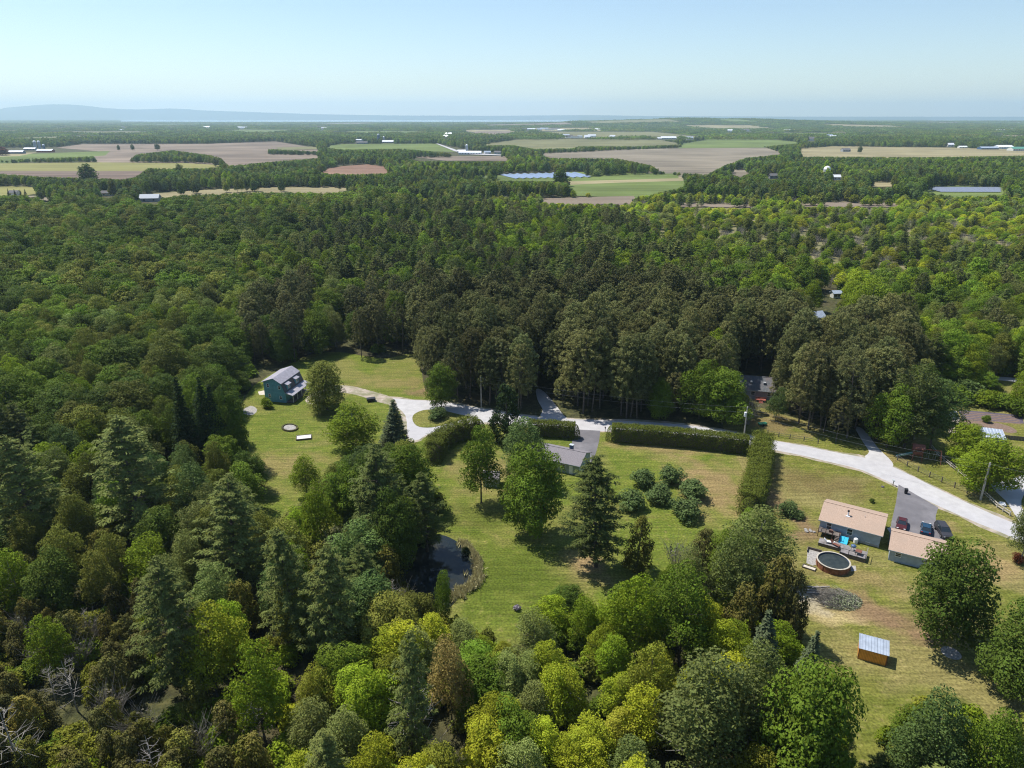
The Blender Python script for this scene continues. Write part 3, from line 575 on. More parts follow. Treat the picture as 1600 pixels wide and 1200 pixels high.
# orange shed
s1 = frame_at('wooden_shed', 'orange stained board shed with ribbed metal roof on the lower right lawn', 'shed', at(1340, 1029), at(1384, 1041))
Ls, Ds = 3.7, 2.5
w = MB(); w.prism([(0, 0), (0.001, 2.0), (Ds, 2.45), (Ds, 0)][::-1], 0, Ls); w.build('wall', M['woodwall'], s1)
MB().box(-.03, -.004, .0, Ds, .1, 2.0).build('side_boards', M['woodwally'], s1)
rf = MB(); rf.prism([(-.2, 1.98), (-.2, 2.03), (Ds+.2, 2.55), (Ds+.2, 2.5)][::-1], -.15, Ls+.15); rf = rf.build('roof', M['tin'], s1)
for i in range(11):
    x = -.15+i*(Ls+.3)/10; MB().bar((x, -.2, 2.05), (x, Ds+.2, 2.57), .05, .05).build('rib', M['tin'], rf)
for x in (0, Ls): MB().box(x-.05, x+.05, -.05, -.003, 0, 1.95).build('corner_trim', M['playwood'], s1)
dd = MB().box(1.3, 2.3, -.04, -.004, .05, 1.8).build('door', M['woodwall'], s1); MB().box(2.15, 2.2, -.09, -.04, .9, 1.05).build('handle', M['black'], dd)
sheet('fire_ring_ash', [(1470,1013),(1480,1010),(1495,1016),(1503,1026),(1498,1031),(1484,1029),(1473,1022)], M['stone'], .026, 2, label='grey ash patch right of the orange shed')
# brush pile (cut branches) right of the cedars
mb = MB(); rr = random.Random(9); 
c0 = at(1300, 945); 
for i in range(1500):
    u, v = rr.gauss(0, 1), rr.gauss(0, 1)
    if math.hypot(u, v) > 1.9: continue
    px_, py_ = 1310+u*21, 937+v*9+u*3; q = at(px_, py_); a = rr.uniform(-.5, .6)+2.7; L = rr.uniform(.5, 2.); z = rr.uniform(.05, .9)*max(.1, 1-math.hypot(u, v)/2)
    mb.tube((q.x, q.y, z), (q.x+math.cos(a)*L, q.y+math.sin(a)*L, z+rr.uniform(-.15, .35)), rr.uniform(.015, .05), .01, 3, False)
bp_ = thing('brush_pile', 'wide heap of cut grey green branches lying on the right lawn', 'brush pile', (0, 0, 0))
bp_o = mb.build('branches', M['twig'], bp_); bp_o['kind'] = 'stuff'; BRUSH = bp_
for i in range(6):
    q = at(1240+rr.uniform(0, 30), 922+rr.uniform(-4, 8)); a = rr.uniform(-.6, .2); t_ = MB().tube((q.x, q.y, .15), (q.x+3.2*math.cos(a), q.y+3.2*math.sin(a), .2), .14, .08, 7).build('log', M['palebark'])
    tag(t_, 'felled pale trunk at the wood chip end of the brush pile', 'log', 'felled trunks beside the brush pile')
# teal gambrel house
h3 = frame_at('gambrel_house', 'teal two storey house with grey metal gambrel roof and covered porch', 'house', (-69.5, 185.9), (-63.2, 184.6))
# local x across gable (left to right), y along the length
Wg, Lg = 6.4, 10.2
def gp(pts, y0, y1, nm, m, par):
    n = len(pts); mb = MB(); mb.faces([(p[0], y0, p[1]) for p in pts]+[(p[0], y1, p[1]) for p in pts], [tuple(range(n)), tuple(range(n, 2*n))[::-1]]+[(i, n+i, n+(i+1) % n, (i+1) % n) for i in range(n)]); return mb.build(nm, m, par)
gp([(0, -.3), (Wg, -.3), (Wg, 2.9), (Wg-1.0, 5.6), (Wg/2, 7.0), (.0, 5.9)], 0, Lg, 'wall', M['bluesiding'], h3)
rf = gp([(-.5, 5.75), (Wg/2, 7.08), (Wg/2, 7.2), (-.5, 5.9)], -.45, Lg+.45, 'roof', M['metalroof'], h3)
gp([(Wg/2, 7.08), (Wg-.75, 5.6), (Wg-.75, 5.73), (Wg/2, 7.2)], -.45, Lg+.45, 'upper_roof_slope', M['metalroof'], rf)
gp([(Wg-.98, 5.56), (Wg+.12, 2.9), (Wg+.24, 2.95), (Wg-.86, 5.62)], -.3, Lg+.3, 'lower_roof_slope', M['slateroof'], rf)
gp([(Wg-.05, 2.95), (Wg+2.4, 2.35), (Wg+2.4, 2.47), (Wg-.05, 3.1)], -.35, Lg+.35, 'porch_roof', M['metalroof'], h3)
MB().box(Wg+.01, Wg+2.2, 0, Lg, .1, .3).build('porch_floor', M['deck'], h3)
for y in (.1, 2.6, 5.1, 7.6, 10.0): MB().box(Wg+2.1, Wg+2.24, y-.07, y+.07, .3, 2.34).build('porch_post', M['cream'], h3)
for y in (1.3, 6.1):
    dm = gp([(Wg-1.1, 3.4), (Wg+.05, 3.4), (Wg+.05, 4.9), (Wg-1.1, 5.4)], y, y+1.7, 'dormer', M['bluesiding'], h3)
    gp([(Wg-1.3, 5.45), (Wg+.4, 4.85), (Wg+.4, 4.96), (Wg-1.3, 5.57)], y-.25, y+1.95, 'dormer_roof', M['metalroof'], dm)
    window(h3, Wg+.05, y+.4, 3.7, .9, 1.0, 'r')
for x, z in ((.95, 4.3), (4.35, 3.9), (1.15, 1.3), (4.5, .9)): window(h3, x, 0, z, .75, 1.05, 'f')
MB().box(Wg+.01, Wg+.05, 4.2, 5.1, .32, 2.3).build('door', M['white'], h3)
# sage house by the driveway
h4 = frame_at('sage_house', 'low sage green house with grey brown shingle roof half hidden by trees', 'house', (3.2, 146.9), (14.9, 141.3))
gable(h4, 13.0, 7.2, 2.6, 4.1, M['sage'], M['greyroof'], .4, .35)
for x in (1.4, 4.6, 8.6): window(h4, x, 0, 1.0, 1.1, 1.1, 'f')
MB().box(10.6, 11.5, -.06, -.004, .05, 2.1).build('door', M['white'], h4); 
ch = MB().box(9.1, 9.9, 3.9, 4.6, 3.4, 5.1).build('chimney', M['siloblue'], h4); MB().box(9.0, 10.0, 3.8, 4.7, 5.102, 5.2).build('chimney_cap', M['trim'], ch)
s4 = frame_at('sage_shed', 'small sage green garden shed under the light green tree', 'shed', at(755, 760), at(781, 762))
gable(s4, 3.3, 2.6, 2.1, 3.0, M['sage'], M['greyroof'], .2, .2); MB().box(1.1, 2.1, -.06, -.004, .05, 1.9).build('door', M['white'], s4)
# grey roofed house behind the pines
h5 = frame_at('pine_house', 'house with long weathered grey roof and red porch behind the pines', 'house', (64.9, 188.8), (73.5, 186.3))
gable(h5, 9.4, 7.6, 2.9, 5.4, M['barngrey'], M['slateroof'], .5, .4)
window(h5, 3.0, 0, 1.1, 1.2, 1.2, 'f'); window(h5, 7.4, 0, 1.1, 1.2, 1.2, 'f')
for x in (2.6, 6.2): MB().box(x, x+.7, 1.4, 2.2, 4.2, 4.62).build('skylight', M['barngrey'], h5)
MB().box(4.4, 7.2, -2.2, -.05, .5, .62).build('porch_floor', M['redsiding'], h5)
for x in (4.45, 5.8, 7.15): MB().box(x-.06, x+.06, -2.2, -2.08, 0, 1.5).build('porch_post', M['redsiding'], h5)
MB().box(4.45, 7.15, -2.18, -2.12, 1.42, 1.5).build('porch_rail', M['redsiding'], h5)
for k in range(3): MB().box(5.3, 6.4, -2.5-.3*k, -2.22-.3*k, .34-.15*k, .4-.15*k).build('step', M['redsiding'], h5)
t_ = thing('garden_trailer', 'dark small trailer on the grass right of the utility pole by the hedge', 'trailer', at(1191, 665), .2)
MB().box(-1.1, 1.1, -.5, .5, .4, .8).build('bed', M['green'], t_)
for s in (-1, 1): MB().tube((0, s*.55-.08, .3), (0, s*.55+.08, .3), .3, .3, 12).build('wheel', M['rubber'], t_)
# tin roofed shed and garden at right
s5 = frame_at('tin_roofed_shed', 'small grey shed with pale blue metal roof between the maple and the garden', 'shed', (115.2, 157.7), (119.2, 156.2))
w = MB(); w.prism([(0, 0), (0, 2.0), (4.2, 2.6), (4.2, 0)][::-1], 0, 4.4); w.build('wall', M['greysiding'], s5)
rf = MB(); rf.prism([(-.3, 2.0), (-.3, 2.06), (4.5, 2.76), (4.5, 2.7)][::-1], -.2, 4.6); rf = rf.build('roof', M['tin'], s5)
for i in range(8): MB().bar((-.2+i*.686, -.3, 2.08), (-.2+i*.686, 4.5, 2.78), .05, .04).build('rib', M['tinwhite'], rf)
window(s5, 1.6, 0, .9, .9, .7, 'f')
t_ = frame_at('board_fence', 'dark low board fence running right from the tin roofed shed', 'fence', at(1569, 686), at(1640, 693))
for i in range(16): MB().box(i*.62, i*.62+.58, -.03, .03, 0, 1.1).build('board', M['postwood'], t_)
sheet('garden_bed', [(1497,640),(1597,649),(1600,662),(1503,656)], M['fabric'], .03, 0, label='rectangular vegetable plot with dark ground cloth'); 
for k in range(5): sheet('garden_row', [(1501+k*.8,642.6+k*2.7),(1590+k*1.3,651.2+k*2.6),(1590.3+k*1.3,652.6+k*2.6),(1501.5+k*.8,644+k*2.7)], M['soil'], .042, 0)
sheet('bare_soil', [(1503,657),(1560,661),(1588,672),(1580,677),(1530,668),(1505,664)], M['soil'], .024, 2)
sheet('dirt_verge', [(1484,660),(1496,645),(1500,660),(1492,676),(1482,676)], M['dirt'], .022, 2)
t_ = thing('tank', 'white rounded tank at the edge of the trees left of the garden', 'tank', at(1489, 652)); MB().lathe([(0, 0), (.8, 0), (.95, .5), (.95, 1.1), (.6, 1.7), (0, 1.95)], 16).build('tank_body', M['white'], t_, True); MB().lathe([(.97, .5), (1., .5), (1., .6), (.97, .6)], 16).build('band', M['trim'], t_)
# swing set with tower
t_ = thing('swing_set', 'red brown wooden play tower with roof, slide and swings on the right lawn', 'play set', at(1431, 718), -.35)
for x in (-1, 1):
    for y in (-1, 1): MB().bar((x, y, 0), (x*.9, y*.9, 3.3), .15, .15).build('post', M['playwood'], t_)
MB().box(-.95, .95, -.95, .95, 1.5, 1.6).build('platform', M['playwood'], t_)
r_ = MB(); r_.prism([(-1.3, 3.2), (0, 4.0), (1.3, 3.2), (1.3, 3.12), (0, 3.92), (-1.3, 3.12)][::-1], -1.3, 1.3); r_.build('tower_roof', M['playwood'], t_)
for a in ((-1, -1, 1, -1), (-1, 1, 1, 1), (1, -1, 1, 1)): MB().bar((a[0]*.93, a[1]*.93, 2.1), (a[2]*.93, a[3]*.93, 2.1), .08, .6).build('side_board', M['playwood'], t_)
sl = MB(); sl.faces([(-.95,-.4,1.6),(-.95,.4,1.6),(-4.2,.4,.2),(-4.2,-.4,.2),(-.95,-.4,1.5),(-.95,.4,1.5),(-4.2,.4,.1),(-4.2,-.4,.1)], [(0,3,2,1),(4,5,6,7),(0,1,5,4),(1,2,6,5),(2,3,7,6),(3,0,4,7)]); sl = sl.build('slide', M['trim'], t_)
for s in (-.42, .42): MB().bar((-.95, s, 1.7), (-4.2, s, .3), .06, .2).build('slide_side', M['green'], sl)
MB().bar((1.1, 0, 2.9), (4.8, 0, 2.9), .16, .16).build('swing_beam', M['playwood'], t_)
for s in (-1, 1): MB().bar((4.8, 0, 2.9), (4.9, s*1.3, 0), .12, .12).build('end_leg', M['playwood'], t_)
MB().bar((4.85, -.75, 1.2), (4.85, .75, 1.2), .1, .1).build('cross_brace', M['playwood'], t_)
for x in (2.2, 3.6):
    sw = MB().box(x-.25, x+.25, -.12, .12, .55, .6).build('swing_seat', M['black'], t_)
    for s in (-.23, .23): MB().tube((x+s, 0, .6), (x+s, 0, 2.85), .02, .02, 4).build('chain', M['wire'], sw)
# fences
def fence(name, label, pts, h, postm, railm, rails, pw=.14, rw=.1, wires=False):
    ps = [at(*p) for p in pts]; t = thing(name, label, 'fence', ps[0]); o = ps[0]
    for i, p in enumerate(ps):
        q = p-o; MB().box(q.x-pw/2, q.x+pw/2, q.y-pw/2, q.y+pw/2, 0, h).build('post', postm, t)
    for a, b2 in zip(ps[:-1], ps[1:]):
        for z in rails: MB().bar(a-o+Vector((0, 0, z)), b2-o+Vector((0, 0, z)), rw, rw).build('wire_strand' if wires else 'rail', railm, t)
    return t
fence('wire_fence', 'dark post and wire fence between the road and the swing set', [(1402,719),(1417,728.5),(1434,737),(1452,745.6),(1471,753.7),(1491,762),(1510.6,770.6),(1532,781)], 1.35, M['postwood'], M['wirefence'], (.4, .8, 1.2), .17, .045, True)
fence('split_rail_fence', 'pale split rail fence running past the leaning pole', [(1453.7,700),(1463.5,711),(1474,720.5),(1485,729.5),(1497,739),(1509,749.5),(1521,761),(1535,772),(1546,782),(1557.5,793),(1567,799.5),(1577.5,806)], 1.1, M['rail'], M['rail'], (.45, .95), .18, .15)
fence('wire_fence', 'dark post fence on the grass above the road by the pines', [(1199,679),(1216.5,682.5),(1234,685.5),(1256,689),(1278,693)], 1.2, M['postwood'], M['wirefence'], (.5, 1.05), .17, .06, True)
for k, (x, y) in enumerate([(1411, 723.5), (1399, 716), (1404, 720)]): pass
# utility poles and wires
def top_of(x, yb, yt): p = at(x, yb); th = (600-yt)/FPX; return HC+p.y*(th*CT-ST)/(CT+th*ST)
POLES = []
for x, yb, yt, lab, r in [(752, 636, 588, 'slim pole left of the dark rounded conifer', .16), (1162, 684, 656, 'grey pole with a transformer behind the long hedge', .17), (1532, 781, 723, 'stout weathered pole among the rail fences by the right road', .2)]:
    p = at(x, yb); h = top_of(x, yb, yt); h = max(h, 8.5); t_ = thing('utility_pole', lab, 'utility pole', p)
    MB().tube((0, 0, -.3), (0, 0, h), r*1.15, r*.8, 10).build('shaft', M['pole'], t_)
    if x == 1162:
        MB().tube((-.4, -.2, h-2.6), (-.4, -.2, h-1.5), .3, .3, 12).build('transformer', M['white'], t_); MB().box(-.25, -.05, -.1, 0, h-2.2, h-2.0).build('bracket', M['trim'], t_)
    MB().tube((0, -.2, h-.3), (0, .2, h-.3), .05, .05, 6).build('insulator', M['white'], t_)
    POLES.append((p.x, p.y, h))
print('POLES', POLES)
def wire(a, b, label, dz=0., sag=1.2, r=.012):
    mb = MB(); pv = None
    for i in range(25):
        t = i/24; q = Vector((a[0]+(b[0]-a[0])*t, a[1]+(b[1]-a[1])*t, a[2]-dz+(b[2]-a[2])*t-4*sag*t*(1-t)))
        if pv is not None: mb.tube(pv, q, r, r, 4, False)
        pv = q
    tag(mb.build('power_line', M['wire']), label, 'power line')
far_r = (160., 100., 9.5)
for dz, nm in ((.3, 'upper'), (1.6, 'lower')):
    wire(POLES[0], POLES[1], '%s overhead wire between the slim pole and the transformer pole' % nm, dz); wire(POLES[1], POLES[2], '%s overhead wire running to the stout weathered pole' % nm, dz)
wire(POLES[2], (150., 98., 10.), 'overhead wire leaving the stout weathered pole to the right', .3)
sheet('bare_soil', [(1297,640),(1330,640),(1330,662),(1300,664)], M['sand'], .024, 0)
# pieces of garden on the teal house lawn
def bed(name, label, x, y, rx, ry, inner, outer):
    t = thing(name, label, 'garden bed', at(x, y)); o = at(x, y)
    pts = [at(x+rx*math.cos(a*PI/10), y+ry*math.sin(a*PI/10))-o for a in range(20)]
    m = MB(); m.poly([(p.x*.72, p.y*.72, .2) for p in pts][::-1]); ob = m.build('soil', inner, t)
    if ob.data.polygons[0].normal.z < 0: ob.data.flip_normals()
    for k in range(20):
        p, q = pts[k], pts[(k+1) % 20]; n = MB(); w = p*.78; v = q*.78
        n.faces([(*p.xy, 0), (*q.xy, 0), (*v.xy, 0), (*w.xy, 0), (*(p*.97).xy, .35), (*(q*.97).xy, .35), (*(v*1.02).xy, .35), (*(w*1.02).xy, .35)], [(0,1,2,3),(7,6,5,4),(0,4,5,1),(1,5,6,2),(2,6,7,3),(3,7,4,0)]); n.build('edging_piece', outer, t)
bed('round_flower_bed', 'round edged flower bed on the teal house lawn', 453, 669, 13.5, 6, M['stone'], M['ground'])
t_ = thing('raised_bed', 'rectangular raised bed with pale cover on the teal house lawn', 'garden bed', at(475, 684.5), .25)
MB().box(-1.7, 1.7, -1.1, 1.1, .0, .3).build('cover', M['cream'], t_)
for a in ((-1.85, 1.85, -1.25, -1.102), (-1.85, 1.85, 1.102, 1.25), (-1.85, -1.702, -1.1, 1.1), (1.702, 1.85, -1.1, 1.1)): MB().box(*a, 0, .4).build('side_board', M['postwood'], t_)
sheet('rock_garden', [(378,642),(392,634),(402,640),(396,648),(384,648)], M['stone'], .03, 2); sheet('paving', [(403,612),(413,610),(414,617),(405,617)], M['sand'], .03, 0)
t_ = thing('utility_trailer', 'small dark cart beside the dirt drive to the teal house', 'cart', at(580, 627), .3)
MB().box(-1.2, 1.2, -.7, .7, .45, 1.0).build('bed', M['black'], t_)
for s in (-1, 1): MB().tube((0, s*.8-.1, .35), (0, s*.8+.1, .35), .35, .35, 12).build('wheel', M['rubber'], t_)
# ------------------------------------------------------------------ far farms
FARM = [ # px x, ground px y, length m, depth m, wall h, ridge h, turn, roof, wall, label, category
 (24,240.5,30,14,4,6.5,.1,'tinwhite','siloblue','white roofed barn left of the twin silos','barn'),(69,238,36,12,4,6.5,-.05,'tin','barnred','long barn with grey roof under the twin silos','barn'),(46,235,28,10,4,6,.0,'tinwhite','barngrey','thin white roofed barn behind the twin silo farm','barn'),
 (606,223.5,34,14,4,8,.05,'tinwhite','barngrey','pale barn beside the dark silo','barn'),(566,225,34,13,4,7,.05,'slateroof','siloblue','dark blue barn left of the dark silo','barn'),
 (734,241.5,48,14,4,7,-.05,'tinwhite','white','long white barn at the end of the farm track','barn'),(722,239,20,12,4,6.5,.1,'tinwhite','barngrey','smaller white barn behind the long white barn','barn'),(762,241,14,9,4,6.5,.2,'tin','white','white farmhouse right of the long white barn','house'),(777,241,14,9,4,6.5,-.2,'slateroof','cream','second farmhouse right of the long white barn','house'),
 (1044,217.5,60,24,5,9,.0,'tinwhite','cream','long white barn on the green rise in the far centre','barn'),(1078,218,24,16,6,10,.0,'tin','cream','pale farm building right of the far centre barn','barn'),(1030,218,18,12,4,7,.0,'tinwhite','cream','small shed left of the far centre barn','barn'),
 (1323,237.5,18,12,4.5,8,.1,'slateroof','barngrey','grey farmhouse standing in the stubble field','house'),(1547,234,42,20,4,7,.0,'tin','siloblue','blue grey barn left of the big white roof at the right','barn'),(1572,233,40,24,5,9,.05,'tinwhite','white','big white roofed barn near the right edge','barn'),(1602,236,60,22,5,9,.05,'greenroof','cream','long green roofed barn at the right edge','barn'),
 (1505,232,20,10,4,6,.0,'tinwhite','cream','low white shed among trees at far right','barn'),(1486,229,16,10,5,9,.0,'tinwhite','white','tall white house among trees at far right','house'),
 (233,315.5,17,10,3.4,6.5,.15,'siloroof','barngrey','house with blue grey roof in the woods at left','house'),(168,306.5,13,8,3,5,.2,'slateroof','cream','brown roofed house hidden in the woods at left','house'),(26,316,16,9,3,5,.0,'slateroof','cream','dark roofed house beside the far spruces','house'),(20,306,9,7,3,5,.0,'slateroof','white','white gabled cottage behind the far spruces','house'),
 (1209,279,12,8,3.5,6,.2,'slateroof','barngrey','dark roofed house in the trees below the brown field','house'),(1308,281,9,7,3.5,6,.0,'tinwhite','white','small white roof in the trees below the pale dome','house'),
 (1278,506,6,5,2.6,4.2,.3,'tin','cream','house with pale roof peeking through the pines at right','house'),(1308,466,3.6,3,2.2,3.,.1,'tin','cream','tiny white shed on the small far clearing','shed'),
]
def farm(px, py, L, D, wh, rh, rz, rm, wm, lab, cat, name=None, group=None, detail=True):
    p = at(px, py); r = thing(name or {'barn': 'barn', 'house': 'farmhouse', 'shed': 'garden_shed'}[cat], lab, cat, (p.x, p.y, gh(p.x, p.y)), rz, group)
    w = MB(); w.prism([(0, -.5), (D, -.5), (D, wh), (D/2, rh-.1), (0, wh)], -L/2, L/2); w.build('wall', M[wm], r)
    q = MB(); sl = (rh-wh)/(D/2)
    for s in (0, 1):
        a = [(-.5, wh-.5*sl), (D/2, rh), (D/2, rh+.25), (-.5, wh-.5*sl+.25)]
        if s: a = [(D-z[0], z[1]) for z in a][::-1]
        q.prism(a, -L/2-.4, L/2+.4)
    q.build('roof', M[rm], r)
    if detail:
        n = max(2, int(L/6))
        for i in range(n):
            x = -L/2+(i+.5)*L/n; o = MB().box(x-.7, x+.7, -.08, -.005, wh*.35, wh*.75).build('window', M['glass'], r)
    return r
for f in FARM: farm(*f)
def silo(px, py, r, h, wm, dome, lab):
    p = at(px, py); t = thing('silo', lab, 'silo', (p.x, p.y, 0)); MB().lathe([(r, 0), (r, h)], 16).build('shaft', M[wm], t, True)
    MB().lathe([(r*1.04, h), (r*.8, h+r*.6), (r*.4, h+r*.9), (0, h+r)], 16).build('dome', M[dome], t, True)
    for k in range(5): MB().lathe([(r+.02, h*(k+.5)/5), (r+.1, h*(k+.5)/5), (r+.1, h*(k+.5)/5+.3), (r+.02, h*(k+.5)/5+.3)], 16).build('band', M['trim'], t)
silo(56, 233, 3.6, 17, 'silo', 'white', 'left one of the twin white domed silos'); silo(62.5, 233, 3.4, 17, 'silo', 'white', 'right one of the twin white domed silos'); silo(69, 233, 3, 9, 'siloblue', 'tinwhite', 'short blue silo right of the twin silos')
silo(592, 224, 4, 24, 'siloblue', 'trim', 'dark silo between the blue barn and the pale barn'); silo(600, 221.5, 3, 14, 'silo', 'white', 'slim pale silo behind the pale barn'); silo(729.5, 240, 2.6, 17, 'silo', 'white', 'grey silo behind the long white barn')
silo(1290, 281, 4.2, 13, 'cream', 'white', 'white domed tower rising from the trees right of the brown field')
rv = random.Random(21)
VILL = [(190,200),(196,199.5),(267,200.5),(322,200),(326,199.7),(374,200.5),(381,201),(500,202.5),(506,202.3),(273,213),(190,205),(416,212),(820,204),(829,203.5),(843,204),(850,202.5),(858,204),(868,203),(877,205),(890,216),(897,216.5),(905,216),(918,216.5),(925,215),(958,216),(883,214),(700,212),(695,216),(560,222.5),(1165,205),(1172,204.5),(1230,206),(1268,220),(1297,215),(1302,216),(1315,214),(1593,194),(1563,206),(1580,203),(760,193.5),(935,203.5),(1140,206)]
for x, y in VILL:
    farm(x, y, rv.uniform(16, 34)*(1.7 if y < 207 else 1), rv.uniform(9, 14), rv.uniform(5, 8), rv.uniform(9, 13), rv.uniform(-.6, .6), rv.choice(['tinwhite', 'tinwhite', 'tin', 'slateroof']), rv.choice(['white', 'white', 'cream']), 'tiny pale building in the villages near the horizon', 'building', 'village_house', 'tiny buildings scattered near the horizon', False)
# solar arrays
def solar(p, q, wdt, label, group, tilt=.35, n=12, up=1.0, mk='solar'):
    a = Vector((p[0], p[1], 0)); b = Vector((q[0], q[1], 0)); L = (b-a).length
    t = thing('solar_row', label, 'solar panels', a, math.atan2(b.y-a.y, b.x-a.x), group)
    m = MB(); dy = math.cos(tilt)*wdt/2; dz = math.sin(tilt)*wdt/2
    for i in range(n):
        x0 = L*i/n+.1; x1 = L*(i+1)/n-.1; z = up+dz
        m = MB(); m.faces([(x0,-dy,z-dz),(x1,-dy,z-dz),(x1,dy,z+dz),(x0,dy,z+dz),(x0,-dy,z-dz-.1),(x1,-dy,z-dz-.1),(x1,dy,z+dz-.1),(x0,dy,z+dz-.1)], [(0,1,2,3),(7,6,5,4),(0,4,5,1),(1,5,6,2),(2,6,7,3),(3,7,4,0)]); m.build('panel', M[mk], t)
    s = MB()
    for i in range(n+1): s.box(L*i/n-.08, L*i/n+.08, -.08, .08, 0, up+dz-.12)
    s.build('stand', M['trim'], t)
for i in range(11):
    x = 783+i*11.2; a = at(x, 273.2-i*.27+.8); b = at(x+26, 280.2-i*.2); solar((a.x, a.y), (b.x, b.y), 5., 'slanting row of solar panels in the field behind the woods', 'solar panel rows in the centre field', .3, 10)
for i in range(7):
    y = 295.2+i*1.0; a = at(1437+i*5, y); b = at(1562, y+.3); solar((a.x, a.y), (b.x, b.y), 6.5, 'long row of violet grey solar panels at the right edge of the woods', 'solar panel rows at the right', .1, 14, 1.4, 'solarv')
# ------------------------------------------------------------------ tree prototypes
rs = np.random.RandomState(11)
def unit(v): return v/np.maximum(1e-6, np.linalg.norm(v, axis=-1, keepdims=True))
class LB:      # collects leaf quads
    def __init__(s): s.c = []; s.n = []; s.t = []; s.s = []; s.a = []; s.l = []
    def add(s, c, n, size, asp=.8, t=None, lv=None):
        k = len(c); s.c.append(c); s.n.append(unit(n)); s.t.append(unit(t) if t is not None else unit(rs.normal(size=(k, 3))))
        s.s.append(np.broadcast_to(size, (k,)).astype(float)); s.a.append(np.full(k, asp)); s.l.append(rs.rand(k) if lv is None else np.broadcast_to(lv, (k,)))
    def data(s):
        c = np.concatenate(s.c); n = np.concatenate(s.n); t = np.concatenate(s.t); sz = np.concatenate(s.s)[:, None]; a = np.concatenate(s.a)[:, None]; l = np.concatenate(s.l)
        b = unit(np.cross(n, t)); t = np.cross(b, n)
        sz = sz*(.7+.6*rs.rand(len(sz), 1))
        v = np.stack([c-t*sz/2-b*sz*a*.32, c-t*sz*.1+b*sz*a*-.5, c+t*sz/2, c+b*sz*a/2-t*sz*.1], 1).reshape(-1, 3)
        return v, l
def leafmesh(name, lb, mats, extra=None):
    """quads from lb plus an optional MB (bark); material 0 = leaf, 1 = bark"""
    v, l = lb.data(); nq = len(v)//4
    V = v; F = np.arange(nq*4).reshape(-1, 4).tolist(); mi = [0]*nq; lv = l.tolist()
    vs = V.tolist()
    if extra:
        b = len(vs); vs = vs+[tuple(p) for p in extra.v]
        for f in extra.f: F.append([b+i for i in f]); mi.append(1); lv.append(.5)
    me = bpy.data.meshes.new(name); me.from_pydata(vs, [], F)
    for m in mats: me.materials.append(m)
    me.polygons.foreach_set('material_index', mi)
    at_ = me.attributes.new('lv', 'FLOAT', 'FACE'); at_.data.foreach_set('value', lv)
    me.update(); return me
def scatter(n, fn, mind, tries=30):
    out = []
    for _ in range(n*tries):
        p = fn()
        if all((p[0]-q[0])**2+(p[1]-q[1])**2+(p[2]-q[2])**2 > mind*mind for q in out): out.append(p)
        if len(out) >= n: break
    return np.array(out)
def blob(lb, c, r, n, size, flat=.8, jit=.5, asp=.8, up=.25, bias=0.):
    d = unit(rs.normal(size=(n, 3))); d[:, 2] = np.where(rs.rand(n) < .55, np.abs(d[:, 2]), d[:, 2])
    rad = r*(.8+.27*rs.rand(n, 1)); p = c+d*rad*np.array([1, 1, flat])
    nn = d+rs.normal(size=(n, 3))*jit; nn[:, 2] += up
    lb.add(p, nn, size, asp, lv=np.clip(rs.rand(n)*.7+bias, 0, 1))
def limbs(mb, H, R, base, n, r0, seed):
    r = random.Random(seed)
    top = (r.uniform(-.4, .4), r.uniform(-.4, .4), H*.82)
    mid = (top[0]*.4, top[1]*.4, base*1.0)
    mb.tube((0, 0, -.4), mid, r0, r0*.75, 7, False); mb.tube(mid, top, r0*.75, r0*.15, 6, False)
    for k in range(n):
        a = 2*PI*k/n+r.uniform(-.4, .4); z = base*.85+(H*.6-base*.85)*r.random(); L = R*r.uniform(.6, .9)
        e = (math.cos(a)*L, math.sin(a)*L, z+L*r.uniform(.5, 1.))
        mb.tube((mid[0]*.9, mid[1]*.9, z), e, r0*.34, r0*.08, 5, False)
def broadleaf(q, H=14., R=4.6, base=3., ncl=70, rc=1.35, ls=.36, nl=110, power=1., seed=1, flat=.78, jit=.5, gap=0.):
    """q = 1 close, .5 mid, .2 far: fewer and larger leaves on the same crown"""
    rs.seed(seed); r = random.Random(seed); lb = LB()
    asym = [r.uniform(.82, 1.15) for _ in range(7)]
    def env(t, a):
        e = math.sqrt(max(0, 1-((t-.42)/.58)**2)) if t > .42 else .55+.45*math.sin(t/.42*PI/2)
        k = (a % (2*PI))/(2*PI)*7; i = int(k) % 7; f = k-int(k); return R*(e**power)*(asym[i]*(1-f)+asym[(i+1) % 7]*f)
    lob = [(0, 0, 1., .66)]+[(math.cos(a)*R*r.uniform(.34, .68), math.sin(a)*R*r.uniform(.34, .68), r.uniform(.5, .96), r.uniform(.36, .6)) for a in [r.uniform(0, .8)+i*2*PI/5 for i in range(5)]]
    def fn():
        t = r.random()**.8; a = r.uniform(0, 2*PI); lx, ly, lh, lr = lob[0] if r.random() < .3 else r.choice(lob[1:])
        rr = max(0, env(t, a)*lr-rc*.4)*math.sqrt(r.uniform(.4, 1.))
        return (lx+rr*math.cos(a), ly+rr*math.sin(a), base+rc*.5+(H*lh-base-rc*1.2)*t)
    pts = scatter(ncl, fn, rc*.95)
    n = int(nl*q**1.5); size = ls/q**.85
    for p in pts:
        if r.random() < gap: continue
        blob(lb, p, rc*r.uniform(.75, 1.3), max(6, n), size, flat, jit, bias=r.uniform(0, .3))
    k = max(20, int(500*q)); d = unit(rs.normal(size=(k, 3)))*rs.rand(k, 1)**.5*np.array([R*.75, R*.75, (H-base)*.4])+np.array([0, 0, base+(H-base)*.48])
    lb.add(d, rs.normal(size=(k, 3)), size*1.5)
    mb = MB(); mb.mi = 1; limbs(mb, H, R, base, 6, .17*H/14, seed)
    return lb, mb
